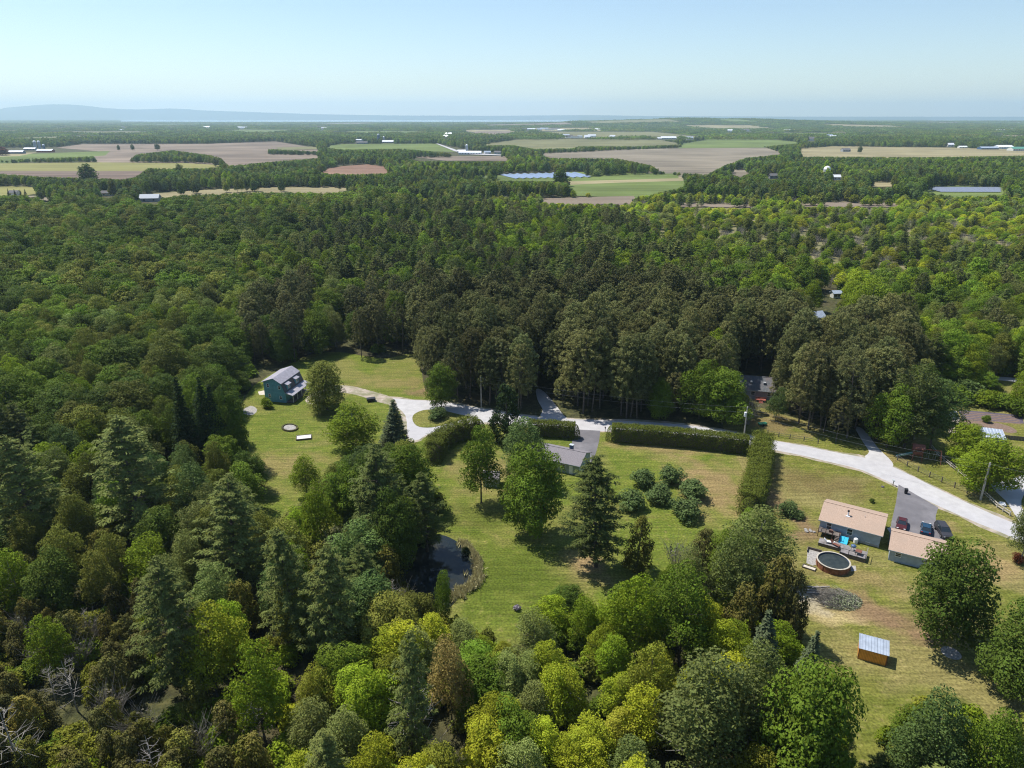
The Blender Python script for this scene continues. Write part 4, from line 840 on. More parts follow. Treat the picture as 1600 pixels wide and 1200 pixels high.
def whitepine(q, H=20., R=4.6, base=3., seed=1, sparse=0., tuft=38):
    rs.seed(seed); r = random.Random(seed); lb = LB(); mb = MB(); mb.mi = 1
    mb.tube((0, 0, -.4), (0, 0, base), .28, .24, 7, False); mb.tube((0, 0, base), (0, 0, H*.97), .24, .04, 6, False)
    z = base; k = 0
    while z < H-.6:
        t = (z-base)/(H-base); L0 = R*(1-t**2.)**.8*(.5+.5*min(1, t*4+.35))*r.uniform(.8, 1.12)
        nb = 7 if t < .85 else 4
        for i in range(nb):
            if r.random() < sparse: continue
            a = 2*PI*(i+.5*(k % 2))/nb+r.uniform(-.35, .35); L = max(.5, L0*r.uniform(.6, 1.15)); rise = r.uniform(.05, .3)
            e = np.array((math.cos(a)*L, math.sin(a)*L, z+L*rise)); s = np.array((0, 0, z))
            mb.tube(s, e, .07*(1-t)+.02, .015, 4, False)
            nt_ = max(2, int(L/.75))
            for j in range(nt_):
                f = (j+1)/nt_; 
                if f < .3 and nt_ > 3: continue
                p = s+(e-s)*f+np.array((r.uniform(-.35, .35)*f*1.5, r.uniform(-.35, .35)*f*1.5, .12))
                n = max(5, int(tuft*q**1.4)); d = unit(rs.normal(size=(n, 3))); d[:, 2] = np.abs(d[:, 2])*.5
                rr = .74*(1-.3*t)
                nn = d*.5+np.array([math.cos(a)*.25, math.sin(a)*.25, .9])+rs.normal(size=(n, 3))*.35
                lb.add(p+d*rr*rs.rand(n, 1)**.4, nn, .42/q**.75, .36, t=d+np.array([math.cos(a), math.sin(a), .2])*.6, lv=np.clip(rs.rand(n)*.8+r.uniform(0, .2), 0, 1))
        z += r.uniform(.8, 1.25)*(1.-.35*t); k += 1
    n = int(60*q)+4; blob(lb, np.array([0, 0, H-.6]), .6, n, .4/q**.7, 1.4, .4, .4)
    return lb, mb
def redpine(q, H=20., R=3.1, base=8., seed=1):
    rs.seed(seed); r = random.Random(seed); lb = LB(); mb = MB(); mb.mi = 1
    mb.tube((0, 0, -.4), (r.uniform(-.2, .2), 0, H*.95), .2, .05, 6, False)
    def fn():
        t = r.random()**.9; a = r.uniform(0, 2*PI); rr = R*max(.05, 1-max(0, t-.5)**2*3.1)*math.sqrt(r.uniform(.25, 1))*(.75+.25*min(1, t*5))
        return (rr*math.cos(a), rr*math.sin(a), base+(H-base)*t)
    pts = scatter(300, fn, .38)
    n = max(6, int(46*q**1.45))
    for p in pts:
        c = np.array(p); d = unit(rs.normal(size=(n, 3))+np.array([0, 0, .5])); rr = r.uniform(.36, .62)
        lb.add(c+d*rr*(.35+.65*rs.rand(n, 1)), d*.4+np.array([0, 0, .6])+rs.normal(size=(n, 3))*.5, .33/q**.85, .4, t=d, lv=np.clip(rs.rand(n)*.7+r.uniform(0, .3), 0, 1))
    for i in range(14):
        a = r.uniform(0, 2*PI); z = base-3+r.random()*(H-base); mb.tube((0, 0, z), (math.cos(a)*R*.8, math.sin(a)*R*.8, z+.4), .045, .01, 4, False)
    return lb, mb
def spruce(q, H=17., R=2.9, seed=1, dens=1.):
    rs.seed(seed); r = random.Random(seed); lb = LB(); mb = MB(); mb.mi = 1
    mb.tube((0, 0, -.4), (0, 0, H*.98), .2, .02, 6, False); z = .8
    while z < H-.3:
        t = z/H; L0 = R*(1-t)**.85*r.uniform(.85, 1.12); nb = int(9*(1-t)+4)
        for i in range(nb):
            a = 2*PI*i/nb+r.uniform(-.3, .3); L = max(.25, L0*r.uniform(.75, 1.1)); s = np.array((0, 0, z)); e = np.array((math.cos(a)*L, math.sin(a)*L, z-L*.18+.1))
            n = max(4, int((10+16*L)*q**1.4*dens)); f = rs.rand(n, 1)**.6
            side = np.array((-math.sin(a), math.cos(a), 0))
            p = s+(e-s)*f+side*(rs.rand(n, 1)-.5)*.9*f*(L*.45+.3)+rs.normal(size=(n, 3))*.07
            nn = np.array([math.cos(a)*.45, math.sin(a)*.45, .8])+rs.normal(size=(n, 3))*.4
            lb.add(p, nn, .4/q**.7, .45, t=(e-s)+side*(rs.rand(n, 1)-.5)*L)
        z += .52
    return lb, mb
def cedar(q, H=9., R=2.1, seed=1, pw=.7, nb=58):
    rs.seed(seed); r = random.Random(seed); lb = LB(); mb = MB(); mb.mi = 1
    mb.tube((0, 0, -.3), (0, 0, H*.9), .16, .03, 6, False)
    def fn():
        t = r.random()**1.2; a = r.uniform(0, 2*PI); rr = R*max(.02, 1-t)**pw*(.6+.4*min(1, t*6))*math.sqrt(r.uniform(.3, 1)); return (rr*math.cos(a), rr*math.sin(a), .5+(H-.9)*t)
    pts = scatter(nb, fn, .55)
    n = max(6, int(95*q**1.45))
    for p in pts:
        c = np.array(p); d = unit(rs.normal(size=(n, 3))); rr = r.uniform(.45, .8); o = unit(np.array([p[0], p[1], .5]))
        lb.add(c+d*rr*np.array([1, 1, 1.35])*(.6+.45*rs.rand(n, 1)), d+o*.4+rs.normal(size=(n, 3))*.35, .3/q**.75, .5, t=np.array([0, 0, 1])+d*.6, lv=np.clip(rs.rand(n)*.7+r.uniform(0, .3), 0, 1))
    return lb, mb
def branchy(mb, p, d, L, r0, depth, r):
    e = p+d*L; mb.tube(p, e, r0, r0*.55, 4, False)
    if depth:
        for k in range(r.choice((2, 3, 3))):
            dd = (d+Vector((r.uniform(-.9, .9), r.uniform(-.9, .9), r.uniform(-.25, .6)))).normalized()
            branchy(mb, p+d*L*r.uniform(.45, 1), dd, L*r.uniform(.5, .75), r0*.55, depth-1, r)
def deadtree(H=12., seed=1):
    r = random.Random(seed); mb = MB(); mb.tube((0, 0, -.3), (r.uniform(-.4, .4), r.uniform(-.4, .4), H), .17, .03, 6)
    for k in range(26):
        z = H*(.25+.72*k/26); a = r.uniform(0, 2*PI); L = (H-z)*.28+.9
        branchy(mb, Vector((0, 0, z)), Vector((math.cos(a), math.sin(a), r.uniform(.1, .6))).normalized(), L*r.uniform(.6, 1.1), .045, 1, r)
    return mb
def brush(H=5., R=1.8, n=46, seed=1, leaf=60):
    rs.seed(seed); r = random.Random(seed); mb = MB(); mb.mi = 1
    for k in range(n):
        a = r.uniform(0, 2*PI); q = r.random()**.5; d = Vector((math.cos(a)*q*.42, math.sin(a)*q*.42, 1)).normalized()
        branchy(mb, Vector((math.cos(a)*q*R*.3, math.sin(a)*q*R*.3, 0)), d, H*r.uniform(.5, .8), .03, 1, r)
    lb = LB(); k = leaf; d = unit(rs.normal(size=(k, 3)))*rs.rand(k, 1)**.4*np.array([R, R, H*.35])+np.array([0, 0, H*.6]); lb.add(d, rs.normal(size=(k, 3)), .4)
    return lb, mb
def patch(q, seed, size=55., step=9.5, hmin=9, hmax=16, conif=.2):
    """a piece of far woodland canopy"""
    rs.seed(seed); r = random.Random(seed); lb = LB()
    n = int(size/step)
    for i in range(n):
        for j in range(n):
            x = (i+.5)*step-size/2+r.uniform(-3.5, 3.5); y = (j+.5)*step-size/2+r.uniform(-3.5, 3.5); h = r.uniform(hmin, hmax); b = r.uniform(0, .6)
            k = 46
            if r.random() < conif:
                t = rs.rand(k, 1)**.8; a = rs.rand(k, 1)*2*PI; rr = 2.6*(1-t)+.3
                p = np.concatenate([x+rr*np.cos(a), y+rr*np.sin(a), h*1.1*(.25+.75*t)], 1); lb.add(p, np.concatenate([np.cos(a), np.sin(a), 0*a+.8], 1)+rs.normal(size=(k, 3))*.3, 1.7, .8, lv=rs.rand(k)*.3)
            else:
                d = unit(rs.normal(size=(k, 3))); d[:, 2] = np.where(d[:, 2] < -.2, -d[:, 2], d[:, 2]); R = r.uniform(3.6, 6)
                lb.add(np.array([x, y, h*.62])+d*np.array([R, R, h*.38]), d+rs.normal(size=(k, 3))*.35, 2.3, .9, lv=np.clip(b+rs.rand(k)*.4, 0, 1))
    return lb, MB()
# kind: (generator for variant k at quality q, leaf material, bark, nominal height, nominal crown radius)
KINDS = {
 'maple_tree': (lambda q, k: broadleaf(q, 14, 4.6, 1.3, 88, 1.25, .27, 190, seed=20+k, jit=.3), 'leaf', 'bark', 14, 4.6, 5),
 'poplar_tree': (lambda q, k: broadleaf(q, 15, 3.6, 2.6, 135, .78, .22, 95, .8, seed=40+k, flat=1.05, jit=.85, gap=.08), 'leaf', 'palebark', 15, 3.6, 5),
 'ash_tree': (lambda q, k: broadleaf(q, 15, 4.4, 2.6, 120, .9, .25, 105, .9, seed=60+k, jit=.7, gap=.12), 'leaf', 'bark', 15, 4.4, 5),
 'white_pine': (lambda q, k: whitepine(q, 20, 4.6, 2.5, 80+k), 'needle', 'bark', 20, 4.6, 4),
 'red_pine': (lambda q, k: redpine(q, 19, 4.0, 5., 100+k), 'needle', 'bark', 19, 4.0, 3),
 'spruce_tree': (lambda q, k: spruce(q, 17, 3.0, 120+k), 'needle', 'bark', 17, 3.0, 2),
 'cedar_tree': (lambda q, k: cedar(q, 9, 2.5, 140+k, .5), 'needle', 'bark', 9, 2.5, 3),
 'shrub': (lambda q, k: broadleaf(q, 3.6, 1.9, .2, 34, .62, .26, 60, 1, seed=160+k), 'leaf', 'bark', 3.6, 1.9, 3),
 'bare_shrub': (lambda q, k: brush(5.5, 1.9, int(40*q)+8, 180+k), 'leaf', 'twig', 5.5, 1.9, 2),
}
QN = (1., .52, .24)
PROTO = {}
def proto(kind, k, q, joined):
    key = (kind, k, q, joined)
    if key not in PROTO:
        g, lm, bm, *_ = KINDS[kind]; lb, mb = g(q, k)
        if joined: PROTO[key] = leafmesh(kind+'_mesh', lb, [M[lm], M[bm]], mb)
        else:
            tb = MB(); tb.v = mb.v; tb.f = mb.f; tb.m = [0]*len(mb.f)
            PROTO[key] = (leafmesh(kind+'_crown', lb, [M[lm]]), tb.mesh(kind+'_trunk', M[bm]))
    return PROTO[key]
TREES = []      # (kind, variant, x, y, height, radius, tint, label or None, group, rot)
BIG = []        # hand placed: x, y, radius
rl_ = random.Random(55)
def grow(name, me2, x, y, sc, rz, tint, label, cat, group):
    e_ = rl_.uniform(.86, 1.16); sc = (sc[0]*e_, sc[1]/e_, sc[2])
    o = thing(name, label, cat, (x, y, gh(x, y)), rz, group); o.scale = sc; o.rotation_euler = (rl_.uniform(-.07, .07), rl_.uniform(-.07, .07), rz)
    c = obj('crown', me2[0], o); c['tint'] = tint
    obj('trunk', me2[1], o); return o
# tints (leaf base colours; distant trees are lightened from these)
T = dict(maple=(.128,.182,.026), dark=(.09,.128,.024), deep=(.028,.045,.014), bright=(.19,.245,.028), lime=(.275,.298,.036), yellow=(.27,.265,.045), olive=(.155,.168,.036),
         brown=(.1,.094,.032), blue=(.102,.145,.044), pale=(.17,.196,.06), wp=(.145,.166,.052), wp2=(.098,.118,.036), rp=(.13,.135,.052), rp2=(.112,.112,.046), sp=(.036,.054,.02), spb=(.095,.115,.06),
         cedar=(.128,.124,.03), cedar2=(.132,.118,.034), red=(.15,.055,.03), rust=(.27,.21,.075), grey=(.14,.13,.1), apple=(.125,.17,.06), gold=(.22,.225,.036), hedge=(.11,.128,.026), reed=(.52,.47,.27), lilac=(.24,.21,.25), wilt=(.22,.24,.15))
HAND = [ # kind, px x, px top, px base, px width, tint, label
 ('maple_tree',511,563,640,76,'olive','broad rounded maple shading the porch side of the teal house'),
 ('poplar_tree',551,631,712,96,'bright','round bright green tree on the lawn below the teal house'),
 ('spruce_tree',617,622,697,54,'spb','lone blue green conifer standing beside the turning loop of the road'),
 ('shrub',685,632,658,32,'apple','small grey green bush on the grass island'),
 ('cedar_tree',793,600,692,62,'deep','tall dark rounded conifer between the two short hedges'),
 ('ash_tree',752,660,786,74,'maple','light green tree beside the small sage shed'),
 ('ash_tree',822,650,752,84,'blue','green tree just behind the sage house'),
 ('maple_tree',839,690,832,98,'maple','largest leafy tree in front of the sage house'),
 ('ash_tree',806,720,800,60,'maple','slim leafy tree with bare lower trunk left of the sage house'),
 ('white_pine',931,710,886,100,'wp2','tall wide white pine alone on the pond lawn'),
 ('cedar_tree',994,805,890,52,'cedar','dark conical cedar right of the tall lawn pine'),
 ('poplar_tree',1170,792,895,110,'pale','pale yellow green tree at the near end of the tall hedge'),
 ('cedar_tree',1095,824,900,54,'brown','olive brown cedar left of the pale yellow green tree'),
 ('bare_shrub',1056,846,892,34,'grey','leafless grey bush on the lawn below the orchard'),
 ('maple_tree',1475,838,1000,128,'dark','big dense maple standing beside the garage'),
 ('maple_tree',1580,930,1085,128,'dark','big dense maple cut by the right edge of the picture'),
 ('maple_tree',1508,660,728,68,'bright','round maple beside the small tin roofed shed'),
 ('maple_tree',1545,684,768,92,'bright','larger round maple behind the leaning utility pole'),
 ('poplar_tree',480,712,776,52,'bright','small loose young tree at the foot of the teal house lawn'),
 ('poplar_tree',1594,775,880,50,'pale','grey green willowy tree at the right edge by the road'),
 ('maple_tree',1112,512,622,52,'bright','tall bright maple rising among the red pines'),
 ('maple_tree',1128,572,662,82,'maple','wide maple left of the grey roofed house'),
 ('maple_tree',1092,560,655,64,'maple','maple at the edge of the pine stand by the road'),
 ('maple_tree',1030,588,655,50,'maple','small maple in front of the red pine block'),
 ('maple_tree',690,566,640,50,'maple','small maple at the foot of the pines above the turning loop'),
 ('ash_tree',1412,568,700,100,'wp2','tall grey green leafy tree by the lane entrance'),
 ('ash_tree',1452,590,705,80,'blue','leafy tree behind the swing set'),
 ('maple_tree',1385,600,700,70,'maple','leafy tree over the mouth of the right lane'),
 ('poplar_tree',1350,432,515,84,'bright','rounded bright green tree above the small far clearing'),
 ('poplar_tree',1266,437,487,34,'bright','slender bright tree left of the small far clearing'),
 ('white_pine',228,650,848,122,'wp','tall pale white pine in the left woods'),
 ('white_pine',70,678,860,104,'wp','white pine near the left edge'),
 ('white_pine',292,872,1085,110,'wp','white pine standing over the olive cedars'),
 ('white_pine',372,745,930,110,'wp','white pine left of the pond woods'),
 ('white_pine',470,820,1010,92,'wp','white pine with layered boughs left of the pond'),
 ('white_pine',520,850,1040,96,'wp','white pine nearest the left bank of the pond'),
 ('white_pine',600,690,870,110,'wp2','white pine at the dark woods above the pond'),
 ('maple_tree',548,722,832,76,'maple','rounded maple at the right edge of the teal house lawn'),
 ('ash_tree',505,748,868,66,'bright','light green tree in the belt between the two left lawns'),
 ('maple_tree',622,760,900,78,'dark','dark maple overhanging the left end of the pond'),
 ('maple_tree',640,694,800,84,'maple','rounded maple at the bend of the curved hedge'),
 ('maple_tree',590,700,835,80,'dark','dark maple in the woods between the two left lawns'),
 ('white_pine',668,735,862,66,'wp2','dark pine shading the upper bank of the pond'),
 ('poplar_tree',320,722,835,72,'blue','blue green poplar at the edge of the teal house lawn'),
 ('poplar_tree',385,722,800,74,'maple','rounded leafy tree at the lower corner of the teal house lawn'),
 ('white_pine',645,985,1195,76,'wp','thin white pine with bare lower branches at the bottom'),
 ('ash_tree',706,990,1125,78,'rust','rusty leaved young maple below the pond'),
 ('poplar_tree',690,888,985,38,'maple','small pointed tree in front of the pond'),
 ('shrub',728,851,868,15,'deep','small dark bush on the pond bank'),
 ('spruce_tree',1188,955,1065,76,'spb','dark grey spruce at the edge of the right lawn'),
 ('spruce_tree',1250,980,1085,58,'spb','grey green spruce nearest the right lawn'),
 ('cedar_tree',1205,862,985,70,'cedar2','tall brown cedar beside the brush pile'),
 ('cedar_tree',1235,888,1000,54,'brown','narrow dark brown cedar beside the brush pile'),
 ('cedar_tree',1150,905,1010,66,'cedar2','bushy brown cedar behind the grey spruce'),
 ('ash_tree',1060,885,1040,112,'maple','wide deep green tree at the lower edge of the pond lawn'),
 ('ash_tree',978,890,1030,94,'bright','bright green tree at the lower edge of the pond lawn'),
 ('maple_tree',1250,1040,1240,170,'maple','massive green maple at the lower right woods edge'),
 ('poplar_tree',1085,1015,1210,160,'wp','large grey green willow in the bottom woods'),
 ('poplar_tree',1165,1005,1190,90,'pale','pale green tree between the grey green willow and the massive maple'),
 ('poplar_tree',1425,1075,1260,120,'blue','dark leafy tree at the bottom of the right lawn'),
 ('poplar_tree',1520,1118,1290,110,'maple','leafy tree at the bottom right of the lawn'),
 ('poplar_tree',1590,1110,1280,80,'blue','leafy tree in the bottom right corner'),
 ('spruce_tree',300,588,735,60,'deep','dark spruce at the left end of the group beside the teal house lawn'),
 ('spruce_tree',325,584,730,56,'deep','tall dark spruce left of the teal house lawn'),
 ('spruce_tree',348,600,735,60,'sp','dark spruce in the middle of the row left of the teal house lawn'),
 ('maple_tree',362,600,728,60,'dark','dark leafy tree overhanging the left side of the teal house lawn'),
 ('poplar_tree',238,838,930,86,'bright','round green tree below the tall pale white pine'),
 ('ash_tree',470,900,1010,70,'yellow','small yellow leaved tree left of the pond'),
 ('ash_tree',415,1010,1160,90,'bright','bright green tree at the edge of the cedar thicket'),
 ('ash_tree',340,945,1090,110,'lime','yellow green tree beside the white pine over the cedars'),
 ('ash_tree',90,955,1060,70,'bright','bright green tree in the olive cedar thicket'),
 ('shrub',1230,779,808,34,'apple','low dark green bush left of the tan roofed house'),
 ('shrub',1245,795,812,22,'apple','smaller bush beside the soil patch left of the tan roofed house'),
 ('shrub',1590,862,882,20,'red','red leaved bush at the right edge'),
 ('shrub',1362,779,786,9,'dark','tiny round bush above the tan roofed house'),
 ('shrub',417,616,640,20,'bright','low bush in front of the teal gable wall'),
 ('shrub',1157,612,634,30,'lime','yellow green bush before the grey roofed house'),
 ('bare_shrub',1166,622,662,28,'olive','twiggy bush right of the wide maple'),
 ('ash_tree',1212,604,656,40,'blue','small grey green tree right of the red porch'),
 ('poplar_tree',140,255,288,34,'dark','lone rounded tree between the hay field and the ploughed field'),
 ('poplar_tree',283,255,280,15,'dark','lone narrow tree at the end of the hay field'),
 ('poplar_tree',877,262,292,30,'maple','rounded tree in front of the solar array'),
 ('poplar_tree',186,226,236,6,'dark','first small lone tree on the brown field'),
 ('poplar_tree',208,225,236,7,'dark','second small lone tree on the brown field'),
 ('poplar_tree',246,224,235,9,'dark','darkest small lone tree on the brown field'),
 ('maple_tree',5,229,243,22,'red','reddish purple tree left of the barns'),
 ('spruce_tree',15,294,314,8,'deep','first dark spruce in the far row left of the pale road'),
 ('spruce_tree',27,295,314,8,'deep','second dark spruce in the far row left of the pale road'),
 ('spruce_tree',34,296,314,8,'deep','third dark spruce in the far row left of the pale road'),
 ('spruce_tree',42,295,314,9,'deep','fourth dark spruce in the far row left of the pale road'),
 ('spruce_tree',190,293,316,8,'deep','dark spruce left of the two small roofs in the far woods'),
 ('spruce_tree',200,294,316,8,'deep','dark spruce between the two small roofs in the far woods'),
 ('poplar_tree',1343,228,240,9,'dark','dark tree beside the grey farmhouse on the stubble field'),
 ('shrub',1488,596,634,56,'maple','large rounded bush above the garden'),('shrub',1512,590,630,56,'blue','grey green rounded bush above the garden'),
 ('shrub',1540,605,640,44,'bright','bright bush right of the rounded bushes above the garden'),('shrub',1570,612,645,50,'maple','bush above the right end of the garden'),('shrub',1596,618,655,44,'maple','bush above the garden at the right edge'),
 ('poplar_tree',1592,575,640,46,'bright','bright tree at the right edge above the garden'),
 ('shrub',1541,645,662,14,'maple','small bush growing in the garden plot'),
 ('shrub',1004,728,763,42,'apple','back left apple tree of the orchard beside the hedge'),('shrub',1047,724,760,40,'apple','back right apple tree of the orchard'),
 ('shrub',1031,752,790,46,'apple','middle apple tree of the orchard'),('shrub',1082,744,782,48,'apple','rightmost apple tree of the orchard'),
 ('shrub',1070,775,816,52,'apple','front apple tree of the orchard'),('shrub',989,758,800,46,'apple','apple tree of the orchard closest to the lawn pine'),
]
y_big = lambda y: y > 330
def hand():
    for i, (kind, x, yt, yb, w, tn, lab) in enumerate(HAND):
        p = at(x, yb); d = p.y*CT+HC*ST
        # height so that its top meets the seen top at the trunk's distance
        th = (600-yt)/FPX; zt = HC+p.y*(th*CT-ST)/(CT+th*ST); h = max(1.2, zt); r = w/2*d/FPX
        kk = kind; name = kind
        if 'apple tree' in lab: name = 'apple_tree'
        if kind == 'shrub' and y_big(yb): h *= .72; p = at(x, yb-w*.14)
        H0, R0, nv = KINDS[kind][3:6]
        q = QN[0] if d < 330 else (QN[1] if d < 800 else QN[2])
        v = i % nv
        cat = {'shrub': 'bush', 'bare_shrub': 'bush'}.get(kind, 'tree')
        if name == 'apple_tree': cat = 'apple tree'
        g = {'apple_tree': 'apple trees of the small orchard'}.get(name)
        tint = T[tn]
        grow(name, proto(kk, v, q, False), p.x, p.y, (r/R0, r/R0, h/H0), (i*2.399) % 6.28, tint, lab, cat, g)
        BIG.append((p.x, p.y, r, h))
hand()
DM = [deadtree(12, 200+k).mesh('dead_tree_trunk', M['palebark']) for k in range(3)]
for i, (x, yt, yb, lab) in enumerate([(122,1030,1112,'pale bare dead conifer with spreading limbs in the cedar thicket'),(40,1100,1225,'large bare grey dead tree in the lower left corner'),(10,1062,1110,'broken dead tree at the left edge over the cedars'),(88,1040,1100,'thin leaning dead tree left of the pale bare conifer'),
      (248,1150,1235,'bare grey snag at the bottom among yellow green leaves'),(138,950,990,'short bare snag among the olive cedars'),(652,1050,1185,'tall grey snag beside the thin white pine'),(617,905,960,'leaning bare trunk in front of the pond'),(405,1085,1165,'thin dead tree at the edge of the cedar thicket'),
      (1205,520,560,'grey dead tree top rising over the pine grove'),(190,672,730,'bare grey tree beside the tall pale white pine'),(20,880,940,'bare snag near the left edge')]):
    q = at(x, yb); d = q.y*CT+HC*ST; th = (600-yt)/FPX; h = max(3, HC+q.y*(th*CT-ST)/(CT+th*ST)); t_ = thing('dead_tree', lab, 'dead tree', q, i*1.3); t_.scale = (h/13, h/13, h/12); obj('trunk', DM[i % 3], t_)
def plant_mesh(name, lb, tint, label, cat, kind=None, parent=None, core=None):
    if core: 
        t = thing(name, label, cat, (0, 0, 0)); o = obj('foliage', leafmesh(name, lb, [M['needle']]), t); o['tint'] = T[tint]; core.build('inner_branches', M['bark'], t); o['kind'] = 'stuff'; return t
    o = obj(name, leafmesh(name, lb, [M['needle']]), parent); o['tint'] = T[tint]; tag(o, label, cat, None, kind); return o
def hedge(label, pts, w, h, lump, tint='hedge', n_per=85, seed=1):
    rs.seed(seed); lb = LB(); ps = [at(*p) for p in pts]; core = MB()
    r = random.Random(seed)
    for a, b in zip(ps[:-1], ps[1:]):
        L = (b-a).length; d = (b-a)/L; nrm = Vector((-d.y, d.x, 0)); n = int(L*(w+2*h)*n_per)
        u = rs.rand(n)*L; ph = rs.rand(n)*PI; sx, sz = np.cos(ph), np.sin(ph)
        e = .45; qx = np.sign(sx)*np.abs(sx)**e*w/2; qz = np.abs(sz)**e*h
        k = rs.rand(n) < .3; qz = np.where(k, qz*rs.rand(n), qz)
        X = np.array(a)[None, :]+np.outer(u, d)+np.outer(qx, nrm)
        lm = 1+lump*(np.sin(X[:, 0]*2.1+X[:, 1]*1.3)+np.sin(X[:, 1]*2.9-X[:, 0]*.8+qz*2)+rs.normal(size=n)*.5)*.5
        tp = rs.rand(n) < .4; qx = np.where(tp, (rs.rand(n)-.5)*w*.86, qx); qz = np.where(tp, h*(1-.1*(np.abs(qx)/(w/2))**2), qz); sx = np.where(tp, qx/w, sx); sz = np.where(tp, 1., sz)
        qx2 = qx*(lm+.1*rs.normal(size=n)); X = np.array(a)[None, :]+np.outer(u, d)+np.outer(qx2, nrm); X[:, 2] = np.maximum(.05, qz*(1+(lm-1)*.5+.04*rs.normal(size=n)))
        N_ = np.outer(sx*.8, nrm)+np.array([0, 0, 1.])[None, :]*(sz*.9+.2)[:, None]+rs.normal(size=(n, 3))*.45
        lb.add(X, N_, .26, .55)
        core.bar(a+Vector((0, 0, h*.34)), b+Vector((0, 0, h*.34)), w*.5, h*.62)
    for c in (ps[0], ps[-1]):
        n = int(w*h*n_per*1.2); dd = unit(rs.normal(size=(n, 3))); dd[:, 2] = np.abs(dd[:, 2]); lb.add(np.array(c)[None, :]+dd*np.array([w*.45, w*.45, h*.95]), dd+rs.normal(size=(n, 3))*.4, .26, .55)
    plant_mesh('hedge', lb, tint, label, 'hedge', core=core)
hedge('short clipped hedge left of the sage house driveway', [(826, 680), (862, 681), (898, 684)], 3., 3.9, .12, seed=3)
hedge('long straight clipped hedge running beside the road above the orchard', [(955, 688), (1010, 692), (1060, 696), (1110, 701), (1168, 708)], 3.2, 4.3, .1, seed=4)
hedge('tall lumpy cedar hedge running down towards the pale yellow green tree', [(1190, 703), (1188, 726), (1183, 752), (1177, 780), (1168, 806)], 4.4, 4.6, .34, seed=5)
hedge('curved dark hedge below the turning loop', [(748, 680), (722, 684), (702, 692), (686, 705), (678, 722)], 4.2, 4.6, .3, 'hedge', seed=6)
lb = LB(); rs.seed(8); r8 = random.Random(8)
for k in range(190):
    t = r8.random(); a0 = -1.1+t*2.5; cx_, cy_ = 690+58*math.cos(a0), 890+46*math.sin(a0)
    q = at(cx_+r8.gauss(0, 1)*(6.5 if a0 > .1 else 2.6), cy_+r8.gauss(0, 1)*3.4); n = 16
    d = rs.normal(size=(n, 3))*np.array([.25, .25, .0]); d[:, 2] = .36
    lb.add(np.array(q)[None, :]+d+np.array([0, 0, .1]), rs.normal(size=(n, 3))*np.array([1, 1, .3]), 1.0, .16, t=np.array([0, 0, 1.])+rs.normal(size=(n, 3))*.25)
plant_mesh('reeds', lb, 'reed', 'straw coloured reeds along the right bank of the pond', 'reeds', 'stuff')
lb = LB()
for k in range(3000):
    u, v = r8.gauss(0, 1), r8.gauss(0, 1)
    if math.hypot(u, v) < 1.8: 
        q = at(1312+u*20, 938+v*9+u*3); lb.add(np.array([[q.x, q.y, r8.uniform(.1, .9)*max(.15, 1-math.hypot(u, v)/2)]]), rs.normal(size=(1, 3))+np.array([[0, 0, 1.]]), .34, .5)
lc = LB(); q = at(808, 953); blob(lc, np.array([q.x, q.y, .4]), .6, 120, .3, .8); plant_mesh('flower_clump', lc, 'lilac', 'purple grey flowering clump at the lower edge of the pond lawn', 'flower clump')
plant_mesh('withered_leaves', lb, 'wilt', None, None, 'stuff', BRUSH)
